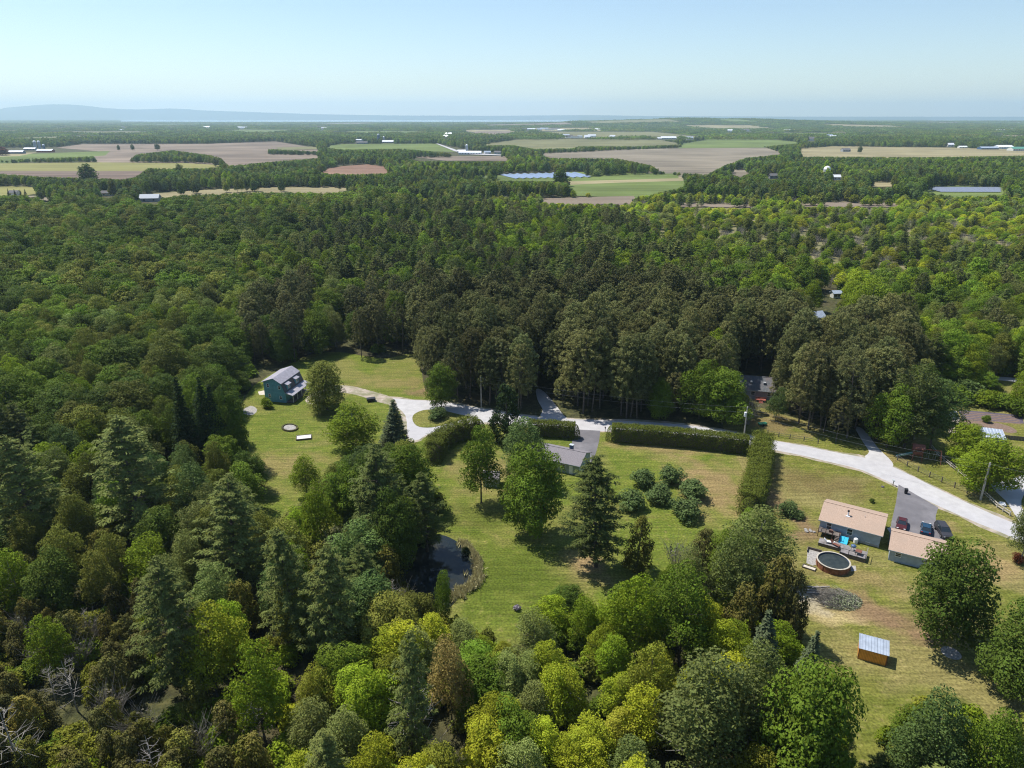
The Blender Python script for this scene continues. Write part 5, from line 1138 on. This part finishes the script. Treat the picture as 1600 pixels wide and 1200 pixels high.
# the places the photograph shows free of trees
OPEN = [
 [(378,640),(396,612),(408,580),(436,574),(478,574),(500,556),(520,554),(560,566),(640,560),(650,592),(662,612),(700,628),(762,638),(745,656),(718,664),(680,672),(655,690),(638,690),(620,672),(585,690),(520,690),(500,725),(470,765),(436,803),(428,780),(415,735),(422,702),(387,695)],
 [(745,640),(823,648),(872,650),(950,655),(1165,658),(1180,700),(1160,800),(1125,812),(1090,835),(1050,852),(1035,885),(1022,905),(965,912),(930,908),(905,900),(868,905),(840,932),(800,952),(760,968),(722,972),(718,945),(700,930),(650,927),(636,900),(644,872),(662,850),(690,830),(700,800),(690,770),(682,745),(700,716),(730,690),(745,665)],
 [(1150,650),(1152,584),(1206,588),(1206,612),(1196,636),(1215,668),(1290,690),(1300,700),(1345,706),(1372,712),(1400,690),(1460,690),(1478,650),(1478,616),(1530,636),(1600,655),(1900,740),(1900,1100),(1640,1110),(1600,1120),(1560,1120),(1500,1085),(1470,1085),(1390,1100),(1362,1165),(1340,1160),(1332,1110),(1300,1060),(1278,1040),(1268,985),(1245,930),(1236,905),(1220,890),(1212,850),(1205,800),(1200,760),(1150,700)],
 [(1540,594),(1580,596),(1600,600),(1700,600),(1700,640),(1600,625),(1560,600)],[(1270,478),(1285,456),(1312,458),(1305,485),(1285,493)],
 [(838,610),(850,614),(880,648),(850,650)],
 [(1274,499),(1284,499),(1284,507),(1274,507)],
 [(718,936),(812,940),(800,1000),(770,985),(742,972)],
 # the far plain
 [(88,231),(130,225),(320,225),(430,221),(497,231),(497,236),(418,232),(418,242),(497,243),(497,246),(400,254),(357,258),(345,246),(330,242),(270,234),(215,240),(198,251),(155,252),(145,243),(110,245),(50,247)],
 [(-60,232),(90,230),(92,242),(50,247),(-60,252)],[(-60,256),(155,254),(285,255),(357,258.5),(320,262),(232,262),(212,275),(190,279),(60,275),(-60,266)],
 [(220,306),(250,300),(320,297),(430,293),(534,293.5),(560,295),(520,300),(400,299),(300,303),(245,308)],[(-60,290),(60,293),(55,303),(0,304),(-60,304)],[(45,309),(62,309),(101,314),(95,316),(45,312)],[(222,307),(243,307),(243,317),(222,317)],[(160,303),(176,303),(176,308),(160,308)],
 [(492,268),(534,259),(575,257),(605,262),(605,270),(540,271)],[(505,230),(534,225),(680,225),(712,236),(700,238),(630,232),(540,233)],[(680,225),(686,225),(745,237),(782,241),(782,246),(712,244)],
 [(707,203),(800,200),(808,206),(765,208)],[(745,227),(820,217),(1030,218.5),(1066,225),(990,228),(905,228),(895,231),(835,232),(800,226)],
 [(844,241),(948,236),(1067,231),(1190,230),(1224,240),(1165,246),(1134,257),(1105,272),(1034,266),(1020,258),(965,247),(860,246)],[(640,247),(790,246),(795,251),(650,251)],
 [(1142,266),(1175,268),(1157,276),(1146,273)],[(893,285),(895,279),(970,274),(1050,274),(1067,277),(1070,290),(1010,305),(900,299),(890,291)],[(778,281),(782,272),(900,269),(914,272),(914,281),(880,283)],[(630,277),(780,275),(780,278),(620,279)],
 [(842,314),(860,310),(990,309),(985,316),(900,318)],[(1066,225),(1110,218),(1190,217),(1255,223),(1196,228),(1066,230)],
 [(1250,233),(1300,229),(1480,231),(1640,237),(1640,242),(1440,245),(1255,244)],[(1434,294),(1470,292),(1570,293),(1566,303),(1500,305),(1465,302)],[(1360,286),(1395,286),(1395,292),(1362,292)],
 [(1255,317.5),(1400,319),(1400,322),(1255,321)],[(1065,320),(1175,321.5),(1175,324),(1065,323)],[(1070,197),(1160,196),(1160,197.5),(1072,197.8)],[(1300,205),(1400,204.5),(1400,206.5),(1302,207)],[(560,196.5),(640,196),(640,197),(562,197.2)],[(385,203.5),(480,203),(478,204.5),(386,204.8)],
 [(1485,213.5),(1640,212.5),(1640,214),(1490,215)],[(868,210.5),(985,209.5),(985,211),(870,212)],[(20,214.5),(90,213.5),(88,215),(22,216)],[(122,208),(228,207),(228,208.3),(124,209.5)],
]
for f_ in FARM:
    w_ = f_[2]/2/(at(0, f_[1]).y*CT+HC*ST)*FPX; hh = f_[5]/(at(0, f_[1]).y)*FPX
    if f_[0] not in (1278, 26, 20): OPEN.append([(f_[0]-w_-1, f_[1]-hh*.9), (f_[0]+w_+1, f_[1]-hh*.9), (f_[0]+w_+1, f_[1]+.3), (f_[0]-w_-1, f_[1]+.3)])
for x_, y_ in VILL: OPEN.append([(x_-5, y_-2.2), (x_+5, y_-2.2), (x_+5, y_+1.), (x_-5, y_+1.)])
OPENB = [(np.array(p), (min(q[0] for q in p), min(q[1] for q in p), max(q[0] for q in p), max(q[1] for q in p))) for p in OPEN]
def inpoly(x, y, P):
    c = False; n = len(P); j = n-1
    for i in range(n):
        xi, yi = P[i]; xj, yj = P[j]
        if (yi > y) != (yj > y) and x < (xj-xi)*(y-yi)/(yj-yi)+xi: c = not c
        j = i
    return c
OPENL = [(p, b[1]) for p, b in zip(OPEN, OPENB)]
def free(x, y):
    for P, b in OPENL:
        if b[0] <= x <= b[2] and b[1] <= y <= b[3] and inpoly(x, y, P): return True
    return False
# what grows where: outline in the picture (crown height), then [(kind, weight, hmin, hmax, [tints])], row spacing factor, place
MIX_MAPLE = [('maple_tree',7,12,17,['maple','maple','dark','dark','olive']),('ash_tree',2,12,17,['maple','olive','pale']),('poplar_tree',1.2,12,16,['olive','bright','pale'])]
MIX_RP = [('red_pine',10,19,21.5,['rp','rp','rp2'])]
MIX_MIXPINE = [('white_pine',3,14,20,['wp2','wp','dark']),('red_pine',1.3,14,18,['rp','rp2']),('maple_tree',3.2,11,16,['maple','bright','maple','dark']),('poplar_tree',1.6,12,16,['pale','bright','maple']),('ash_tree',1.4,11,15,['maple','pale'])]
MIX_BRIGHT = [('shrub',1.5,2.5,4.5,['lime','pale','gold']),('poplar_tree',4,4.5,8.5,['bright','lime','pale','bright']),('ash_tree',3,5,9,['lime','gold','bright','maple']),('bare_shrub',3.2,4,7,['grey']),('white_pine',1.2,8,14,['wp','wp2']),('maple_tree',2,7,12,['maple','olive']),('cedar_tree',.8,6,9,['dark'])]
MIX_RIGHT = [('maple_tree',5,12,17,['maple','dark','maple','bright']),('ash_tree',3,12,16,['maple','pale','olive']),('poplar_tree',2,11,15,['bright','pale']),('red_pine',1,15,18,['rp']),('white_pine',.8,14,18,['wp2'])]
MIX_CEDAR = [('cedar_tree',10,5,8.5,['cedar','cedar','cedar2','brown']),('bare_shrub',.5,4,7,['grey']),('shrub',.8,2.5,4,['olive','gold'])]
MIX_LEFT = [('white_pine',1.1,12,18,['wp','wp2','wp']),('maple_tree',3,10,15,['maple','dark','blue']),('ash_tree',4,10,15,['maple','olive','pale','bright']),('poplar_tree',2.5,10,15,['blue','olive','bright']),('bare_shrub',.5,5,8,['grey']),('cedar_tree',1,7,10,['cedar'])]
MIX_BOTTOM = [('ash_tree',6,8,13,['lime','bright','lime','gold']),('poplar_tree',4,8,13,['lime','bright','lime','pale']),('maple_tree',1.5,9,13,['bright','lime','maple']),('shrub',1,3,5,['lime','gold','bright']),('white_pine',.4,12,16,['wp'])]
MIX_FAR = [('maple_tree',5,11,16,['maple','dark','blue']),('ash_tree',3,10,15,['maple','pale','olive']),('poplar_tree',3,11,16,['bright','blue','olive']),('white_pine',1.3,12,17,['wp2','dark'])]
REG = [
 ([(-200,-10),(1900,-10),(1900,296),(1400,300),(1130,296),(900,292),(760,298),(560,298),(300,308),(-200,308)], MIX_FAR, 1.05, 'on the far plain'),
 ([(650,490),(700,472),(760,478),(840,472),(856,490),(868,560),(862,640),(650,630),(636,560)], MIX_RP, .78, 'in the stand above the turning loop'),
 ([(868,490),(905,462),(1050,458),(1105,490),(1150,540),(1150,660),(870,650)], MIX_RP, .78, 'in the big pine block behind the long hedge'),
 ([(1110,496),(1310,496),(1290,575),(1210,590),(1150,580)], MIX_RP, .8, 'in the pines behind the grey roofed house'),
 ([(1195,560),(1290,520),(1400,512),(1415,560),(1370,640),(1350,700),(1200,690)], MIX_RP, .8, 'in the pine grove beside the right lane'),
 ([(375,470),(475,440),(490,470),(470,575),(400,585),(376,540)], [('red_pine',8,15,19,['rp2','rp']),('maple_tree',1,12,15,['dark'])], .85, 'in the dark pines behind the teal house'),
 ([(552,470),(620,450),(690,460),(690,540),(560,540)], [('red_pine',4,14,18,['rp2']),('poplar_tree',4,12,17,['olive','pale']),('maple_tree',3,12,15,['dark','maple'])], .9, 'in the woods above the upper clearing'),
 ([(480,345),(560,325),(820,325),(960,335),(1010,350),(1060,400),(1080,450),(1100,500),(700,500),(540,440),(470,420)], MIX_MIXPINE, .9, 'in the mixed middle woods'),
 ([(640,296),(900,292),(1900,292),(1900,425),(1330,430),(1200,400),(1010,380),(960,335),(640,325)], MIX_BRIGHT, .85, 'in the light green swamp woods on the right'),
 ([(-200,300),(640,296),(560,325),(480,345),(470,420),(560,470),(560,560),(400,600),(330,660),(200,680),(100,660),(-200,600)], MIX_MAPLE, 1., 'in the maple woods on the left'),
 ([(1000,380),(1900,420),(1900,640),(1480,600),(1420,560),(1330,560),(1300,470),(1100,470)], MIX_RIGHT, 1., 'in the leafy woods on the right'),
 ([(-200,905),(130,880),(240,900),(330,985),(350,1060),(330,1300),(-200,1300)], MIX_CEDAR, .5, 'in the olive cedar thicket in the lower left corner'),
 ([(-200,600),(400,600),(460,700),(640,700),(690,760),(690,830),(620,900),(560,960),(420,1000),(330,985),(240,900),(130,880),(-200,905)], MIX_LEFT, .92, 'in the mixed woods left of the pond'),
 ([(350,985),(560,950),(720,940),(900,900),(1240,870),(1290,1060),(1400,1300),(330,1300)], MIX_BOTTOM, .8, 'in the bright green woods along the bottom'),
]
def region(x, y):
    for P, mix, s, pl in REG:
        if inpoly(x, y, P): return mix, s, pl
    return (MIX_MAPLE if x < 800 else MIX_RIGHT), 1., 'in the surrounding woods'
FP = [(zz, dx) for zz in (0, .2, .4, .6, .8, .95) for dx in (-.95, -.5, 0, .5, .95) if zz < .9 or abs(dx) < .6]+[(1., 0)]
def fits(X, Y, h, r):
    if Y < 330:
        for zz, dx in FP:
            x, y = proj(X+dx*r, Y, h*zz)
            if free(x, y): return False
        return True
    for zz, dx in ((1., 0), (.93, -.35), (.93, .35), (.72, -.85), (.72, .85), (.45, -.9), (.45, .9), (.6, 0), (.3, 0), (0, 0)):
        x, y = proj(X+dx*r, Y, h*zz)
        if free(x, y): return False
    return True
rg = random.Random(77)
def vn(x, y, k=0):
    x += k*1013.7; ix, iy = math.floor(x), math.floor(y); fx, fy = x-ix, y-iy; fx = fx*fx*(3-2*fx); fy = fy*fy*(3-2*fy)
    def h(i, j):
        n = (i*374761393+j*668265263+k*974634) & 0xffffffff; n = ((n ^ (n >> 13))*1274126177) & 0xffffffff; return ((n ^ (n >> 16)) & 0xffff)/65535
    return (h(ix, iy)*(1-fx)+h(ix+1, iy)*fx)*(1-fy)+(h(ix, iy+1)*(1-fx)+h(ix+1, iy+1)*fx)*fy
def clus(x, y, k, sc=34.): return min(.999, max(0, .5+(vn(x/sc, y/sc, k)*.65+vn(x/sc*2.7, y/sc*2.7, k+7)*.35-.5)*1.9))
CELL = {}
def bigclear(X, Y, r):
    for bx, by, br, bh in BIG:
        if abs(bx-X) < 12 and abs(by-Y) < 12 and math.hypot(bx-X, by-Y) < (br+r)*.62: return False
    return True
Y = 38.
while Y < 2600:
    s = 6.4 if Y < 420 else (8. if Y < 900 else 11.)
    half = (Y*CT+HC*ST)*.80+14 if Y > 60 else 75
    nx = int(2*half/s)
    ystep = s*.87
    for i in range(nx+1):
        X = -half+i*s+rg.uniform(-.36, .36)*s+(s/2 if int(Y/ystep) % 2 else 0); YY = Y+rg.uniform(-.36, .36)*s
        cx, cyy = proj(X, YY, 10)
        mix, sf, pl = region(cx, cyy)
        reps = 1
        if sf < .7 and YY < 420: reps = 3
        elif sf < .85 and rg.random() < (.85 if mix is MIX_RP else .45): reps = 2
        under = YY < 330 and mix is not MIX_RP and rg.random() < (.95 if cyy > 640 else .3)
        for _u in range(0 if not under else (3 if cyy > 840 else 1)):
            xx = X+rg.uniform(-.5, .5)*s; y2 = YY+rg.uniform(-.5, .5)*s; h = rg.uniform(2., 4.6)
            if fits(xx, y2, h, 1.8) and bigclear(xx, y2, .3): 
                tn = T[rg.choice(['olive', 'gold', 'bright', 'maple'] if cyy > 860 else ['maple', 'olive', 'dark'])]; j = rg.uniform(.8, 1.15)
                TREES.append((y2, 'shrub', rg.randrange(3), xx, h, 1.9*rg.uniform(.9, 1.4), tuple(c*j for c in tn), pl))
        for rep in range(reps):
            xx = X+(rg.uniform(.35, .6)*s if rep else 0); y2 = YY+(rg.uniform(-.4, .4)*s if rep else 0)
            tot = sum(m[1] for m in mix); csc = 30 if YY < 500 else 60; u = ((clus(xx, y2, 1, csc)+rg.uniform(-.22, .22)) % 1.)*tot
            for m in mix:
                u -= m[1]
                if u <= 0: break
            kind, _, h0, h1, tl = m
            H0, R0, nv = KINDS[kind][3:6]
            h = (h0+(h1-h0)*(.5*rg.random()+.5*clus(xx, y2, 2, 26)))*rg.uniform(.86, 1.12)*(1.18 if rg.random() < .08 else 1); 
            r = R0*(h/H0)**.7*rg.uniform(.85, 1.2)
            if kind in ('ash_tree', 'poplar_tree', 'maple_tree') and h < 13: r = max(r, s*.5)
            if mix is MIX_MAPLE:
                r *= 1.16
                if YY < 520 and rg.random() < .16: continue
            if mix is MIX_BRIGHT and rg.random() < .22: continue
            ok = False
            for k in (1, .8, .6, .42):
                if fits(xx, y2, h*k, r*k**.6) and (YY > 420 or bigclear(xx, y2, r*k)): ok = True; break
            if not ok: continue
            h *= k; r *= k**.6
            if h < 3.5 and kind != 'shrub':
                kind = 'shrub'; H0, R0, nv = KINDS[kind][3:6]; r = max(r, 1.6)
            tn = T[tl[int(((clus(xx, y2, 3, csc*.8)+rg.uniform(-.2, .2)) % 1.)*len(tl))]]; j = rg.uniform(.66, 1.34); g = rg.uniform(.93, 1.07)
            lf = (1.22 if mix is MIX_BRIGHT else 1.)*(1.4 if YY > 900 else 1.2 if YY > 520 else 1.)*.88+.3*(.5+.5*math.sin(xx*.02+math.sin(y2*.017)*2))  # distance steps paint tints lighter to offset self-shadow in far crowns
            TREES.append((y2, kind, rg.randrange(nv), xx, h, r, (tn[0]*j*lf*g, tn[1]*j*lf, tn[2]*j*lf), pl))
    Y += ystep
TREES.sort(key=lambda t: t[0])
NAMES = {'maple_tree': 'broad leafy maple', 'poplar_tree': 'fine leaved poplar', 'ash_tree': 'loose crowned ash', 'white_pine': 'layered white pine', 'red_pine': 'straight red pine', 'spruce_tree': 'spruce',
         'cedar_tree': 'bushy cedar', 'shrub': 'low leafy bush', 'bare_shrub': 'leafless grey bush'}
def hue(t):
    r, g, b = t
    if kind in ('red_pine', 'white_pine', 'cedar_tree'): return 'olive green' if r > g*.9 else ('grey green' if g > .12 else 'dark green')
    if g > .19: return 'yellow green'
    if g > .12: return 'bright green'
    if r > g*.93: return 'olive brown'
    return 'dark green' if g < .06 else 'green'
LM = [('the teal house', -66, 190), ('the pond', -9, 100), ('the orchard', 28, 133), ('the tan roofed house', 64, 118), ('the orange shed', 53, 84), ('the grey roofed house', 70, 190), ('the garden plot', 118, 168), ('the turning loop', -20, 175), ('the swing set', 94, 148), ('the upper clearing', -35, 215)]
ORD = ['nearest', 'second', 'third', 'fourth', 'fifth', 'sixth', 'seventh', 'eighth', 'ninth', 'tenth', 'eleventh', 'twelfth']
SHORT = {'maple_tree': 'maple', 'poplar_tree': 'poplar', 'ash_tree': 'ash', 'white_pine': 'white pine', 'red_pine': 'red pine', 'spruce_tree': 'spruce', 'cedar_tree': 'cedar', 'shrub': 'bush', 'bare_shrub': 'bare bush'}
sect = {}
for i_, (y2, kind, v, xx, h, r, tint, pl) in enumerate(TREES):
    if y2 > 420: break
    k_ = min(range(len(LM)), key=lambda k: (LM[k][1]-xx)**2+(LM[k][2]-y2)**2); dx, dy = xx-LM[k_][1], y2-LM[k_][2]
    dn = ('to its right' if dx > 0 else 'to its left') if abs(dx) > abs(dy) else ('behind it' if dy > 0 else 'in front of it')
    sect.setdefault((k_, dn, kind), []).append((math.hypot(dx, dy), i_))
RANK = {}
for (k_, dn, kind), l_ in sect.items():
    for n_, (_, i_) in enumerate(sorted(l_)[:12]): RANK[i_] = '%s %s from %s, %s' % (ORD[n_], SHORT[kind], LM[k_][0], dn)
count = {}; rest = {}
for i_, (y2, kind, v, xx, h, r, tint, pl) in enumerate(TREES):
    H0, R0, nv = KINDS[kind][3:6]
    d = math.hypot(xx, y2); cx, cyy = proj(xx, y2, h*.7)
    vis = -40 < cx < 1640 and cyy < 1250
    if vis and count.get(kind, 0) < 300 and cyy > 250:
        count[kind] = count.get(kind, 0)+1
        sz = 'small' if h < H0*.62 else ('tall' if h > H0*1.05 else 'medium sized')
        base = '%s %s %s %s' % (sz, hue(tint), SHORT[kind], pl); lab = '%s %s %s' % (sz.replace('medium sized', 'mid height'), hue(tint), RANK[i_]) if i_ in RANK else base
        q = QN[0] if y2 < 300 else (QN[1] if y2 < 650 else QN[2])
        grow(kind, proto(kind, v, q, False), xx, y2, (r/R0, r/R0, h/H0), rg.uniform(0, 6.28), tint, lab, 'bush' if 'shrub' in kind else 'tree', SHORT[kind]+' '+pl)
    else: rest.setdefault(kind, []).append((xx, y2, h/H0, r/R0, v, tint))
print('TREES', len(TREES), count, {k: len(v) for k, v in rest.items()})
# far woodland beyond 2.6 km as canopy pieces
far = []
Y = 2600.
while Y < 19000:
    s = 48. if Y < 6500 else 75.
    half = Y*.80
    for i in range(int(2*half/s)+1):
        X = -half+i*s+rg.uniform(-12, 12); YY = Y+rg.uniform(-12, 12)
        x, y = proj(X, YY, 6+gh(X, YY)); x1, y1 = proj(X, YY, 15+gh(X, YY))
        if free(x, y) or free(x1, y1): continue
        if 185 < x < 905 and YY > 12600: continue
        if x > 1450 and y < 188.6 and YY > 15500: continue
        nz = math.sin(X*.0021+2*math.sin(YY*.0011))+math.sin(YY*.0017+X*.0007)
        if any(abs(X-f[0]) < f[2]/2 and abs(YY-f[1]) < f[3]/2 for f in RNDF): continue
        if 185 < x < 905 and YY > 10800: continue
        j = rg.uniform(.75, 1.25); tn = T[rg.choice(['maple', 'dark', 'blue', 'maple', 'olive'])]
        far.append((X, YY, rg.uniform(.6, 1.0) if YY < 6500 else rg.uniform(.6, .95), s/48., rg.randrange(4), tuple(c*j*1.45 for c in tn)))  # canopy tint also painted lighter against the self-shadow of coarse crowns
    Y += s*.92
print('FAR', len(far))
def instancer(name, pts, protos, label, cat):
    """one mass of far trees: points that carry size, turn, variant and tint"""
    me = bpy.data.meshes.new(name); n = len(pts)
    me.vertices.add(n); me.vertices.foreach_set('co', np.array([(p[0], p[1], gh(p[0], p[1])) for p in pts], dtype=np.float32).ravel())
    A = me.attributes
    a = A.new('size', 'FLOAT_VECTOR', 'POINT'); a.data.foreach_set('vector', np.array([(p[3]*rg.uniform(.85, 1.15), p[3]*rg.uniform(.85, 1.15), p[2]) for p in pts], dtype=np.float32).ravel())
    a = A.new('turn', 'FLOAT_VECTOR', 'POINT'); a.data.foreach_set('vector', np.array([(rg.uniform(-.06, .06), rg.uniform(-.06, .06), rg.uniform(0, 6.28)) for p in pts], dtype=np.float32).ravel())
    a = A.new('variant', 'INT', 'POINT'); a.data.foreach_set('value', [p[4] for p in pts])
    a = A.new('tint', 'FLOAT_VECTOR', 'POINT'); a.data.foreach_set('vector', np.array([p[5] for p in pts], dtype=np.float32).ravel())
    col = bpy.data.collections.new(name+'_kinds')
    for k, m in enumerate(protos): col.objects.link(bpy.data.objects.new('%s_kind_%02d' % (name, k), m))
    ng = bpy.data.node_groups.new(name+'_spread', 'GeometryNodeTree')
    ng.interface.new_socket('Geometry', in_out='INPUT', socket_type='NodeSocketGeometry'); ng.interface.new_socket('Geometry', in_out='OUTPUT', socket_type='NodeSocketGeometry')
    gi = ng.nodes.new('NodeGroupInput'); go = ng.nodes.new('NodeGroupOutput'); mp = ng.nodes.new('GeometryNodeMeshToPoints'); ip = ng.nodes.new('GeometryNodeInstanceOnPoints'); ci = ng.nodes.new('GeometryNodeCollectionInfo')
    ci.inputs['Collection'].default_value = col; ci.inputs['Separate Children'].default_value = True; ci.inputs['Reset Children'].default_value = True
    ip.inputs['Pick Instance'].default_value = True
    def na(nm, ty):
        q = ng.nodes.new('GeometryNodeInputNamedAttribute'); q.data_type = ty; q.inputs['Name'].default_value = nm; return [o for o in q.outputs if o.name == 'Attribute' and o.enabled][0]
    L = ng.links.new
    L(gi.outputs[0], mp.inputs['Mesh']); L(mp.outputs[0], ip.inputs['Points']); L(ci.outputs[0], ip.inputs['Instance'])
    L(na('variant', 'INT'), ip.inputs['Instance Index']); L(na('size', 'FLOAT_VECTOR'), ip.inputs['Scale'])
    er = ng.nodes.new('FunctionNodeEulerToRotation'); L(na('turn', 'FLOAT_VECTOR'), er.inputs[0]); L(er.outputs[0], ip.inputs['Rotation'])
    L(ip.outputs[0], go.inputs[0])
    o = obj(name, me); md = o.modifiers.new('spread', 'NODES'); md.node_group = ng
    return tag(o, label, cat, None, 'stuff')
for kind, pts in rest.items():
    nv = KINDS[kind][5]
    near = [p for p in pts if p[1] < 600]; fr = [(*p[:4], p[4]+nv, p[5]) for p in pts if p[1] >= 600]
    ps = near+fr
    pr_ = [proto(kind, k, QN[1], True) for k in range(nv)]+[proto(kind, k, QN[2], True) for k in range(nv)]
    instancer('far_'+kind+'s', ps, pr_, 'mass of more distant %s trees filling the woods' % NAMES[kind], 'woods')
instancer('far_woodland', far, [leafmesh('woodland_mesh', patch(1, 300+k, conif=.15+.1*k)[0], [M['leaf']]) for k in range(4)], 'blue green woodland reaching to the horizon', 'woodland')
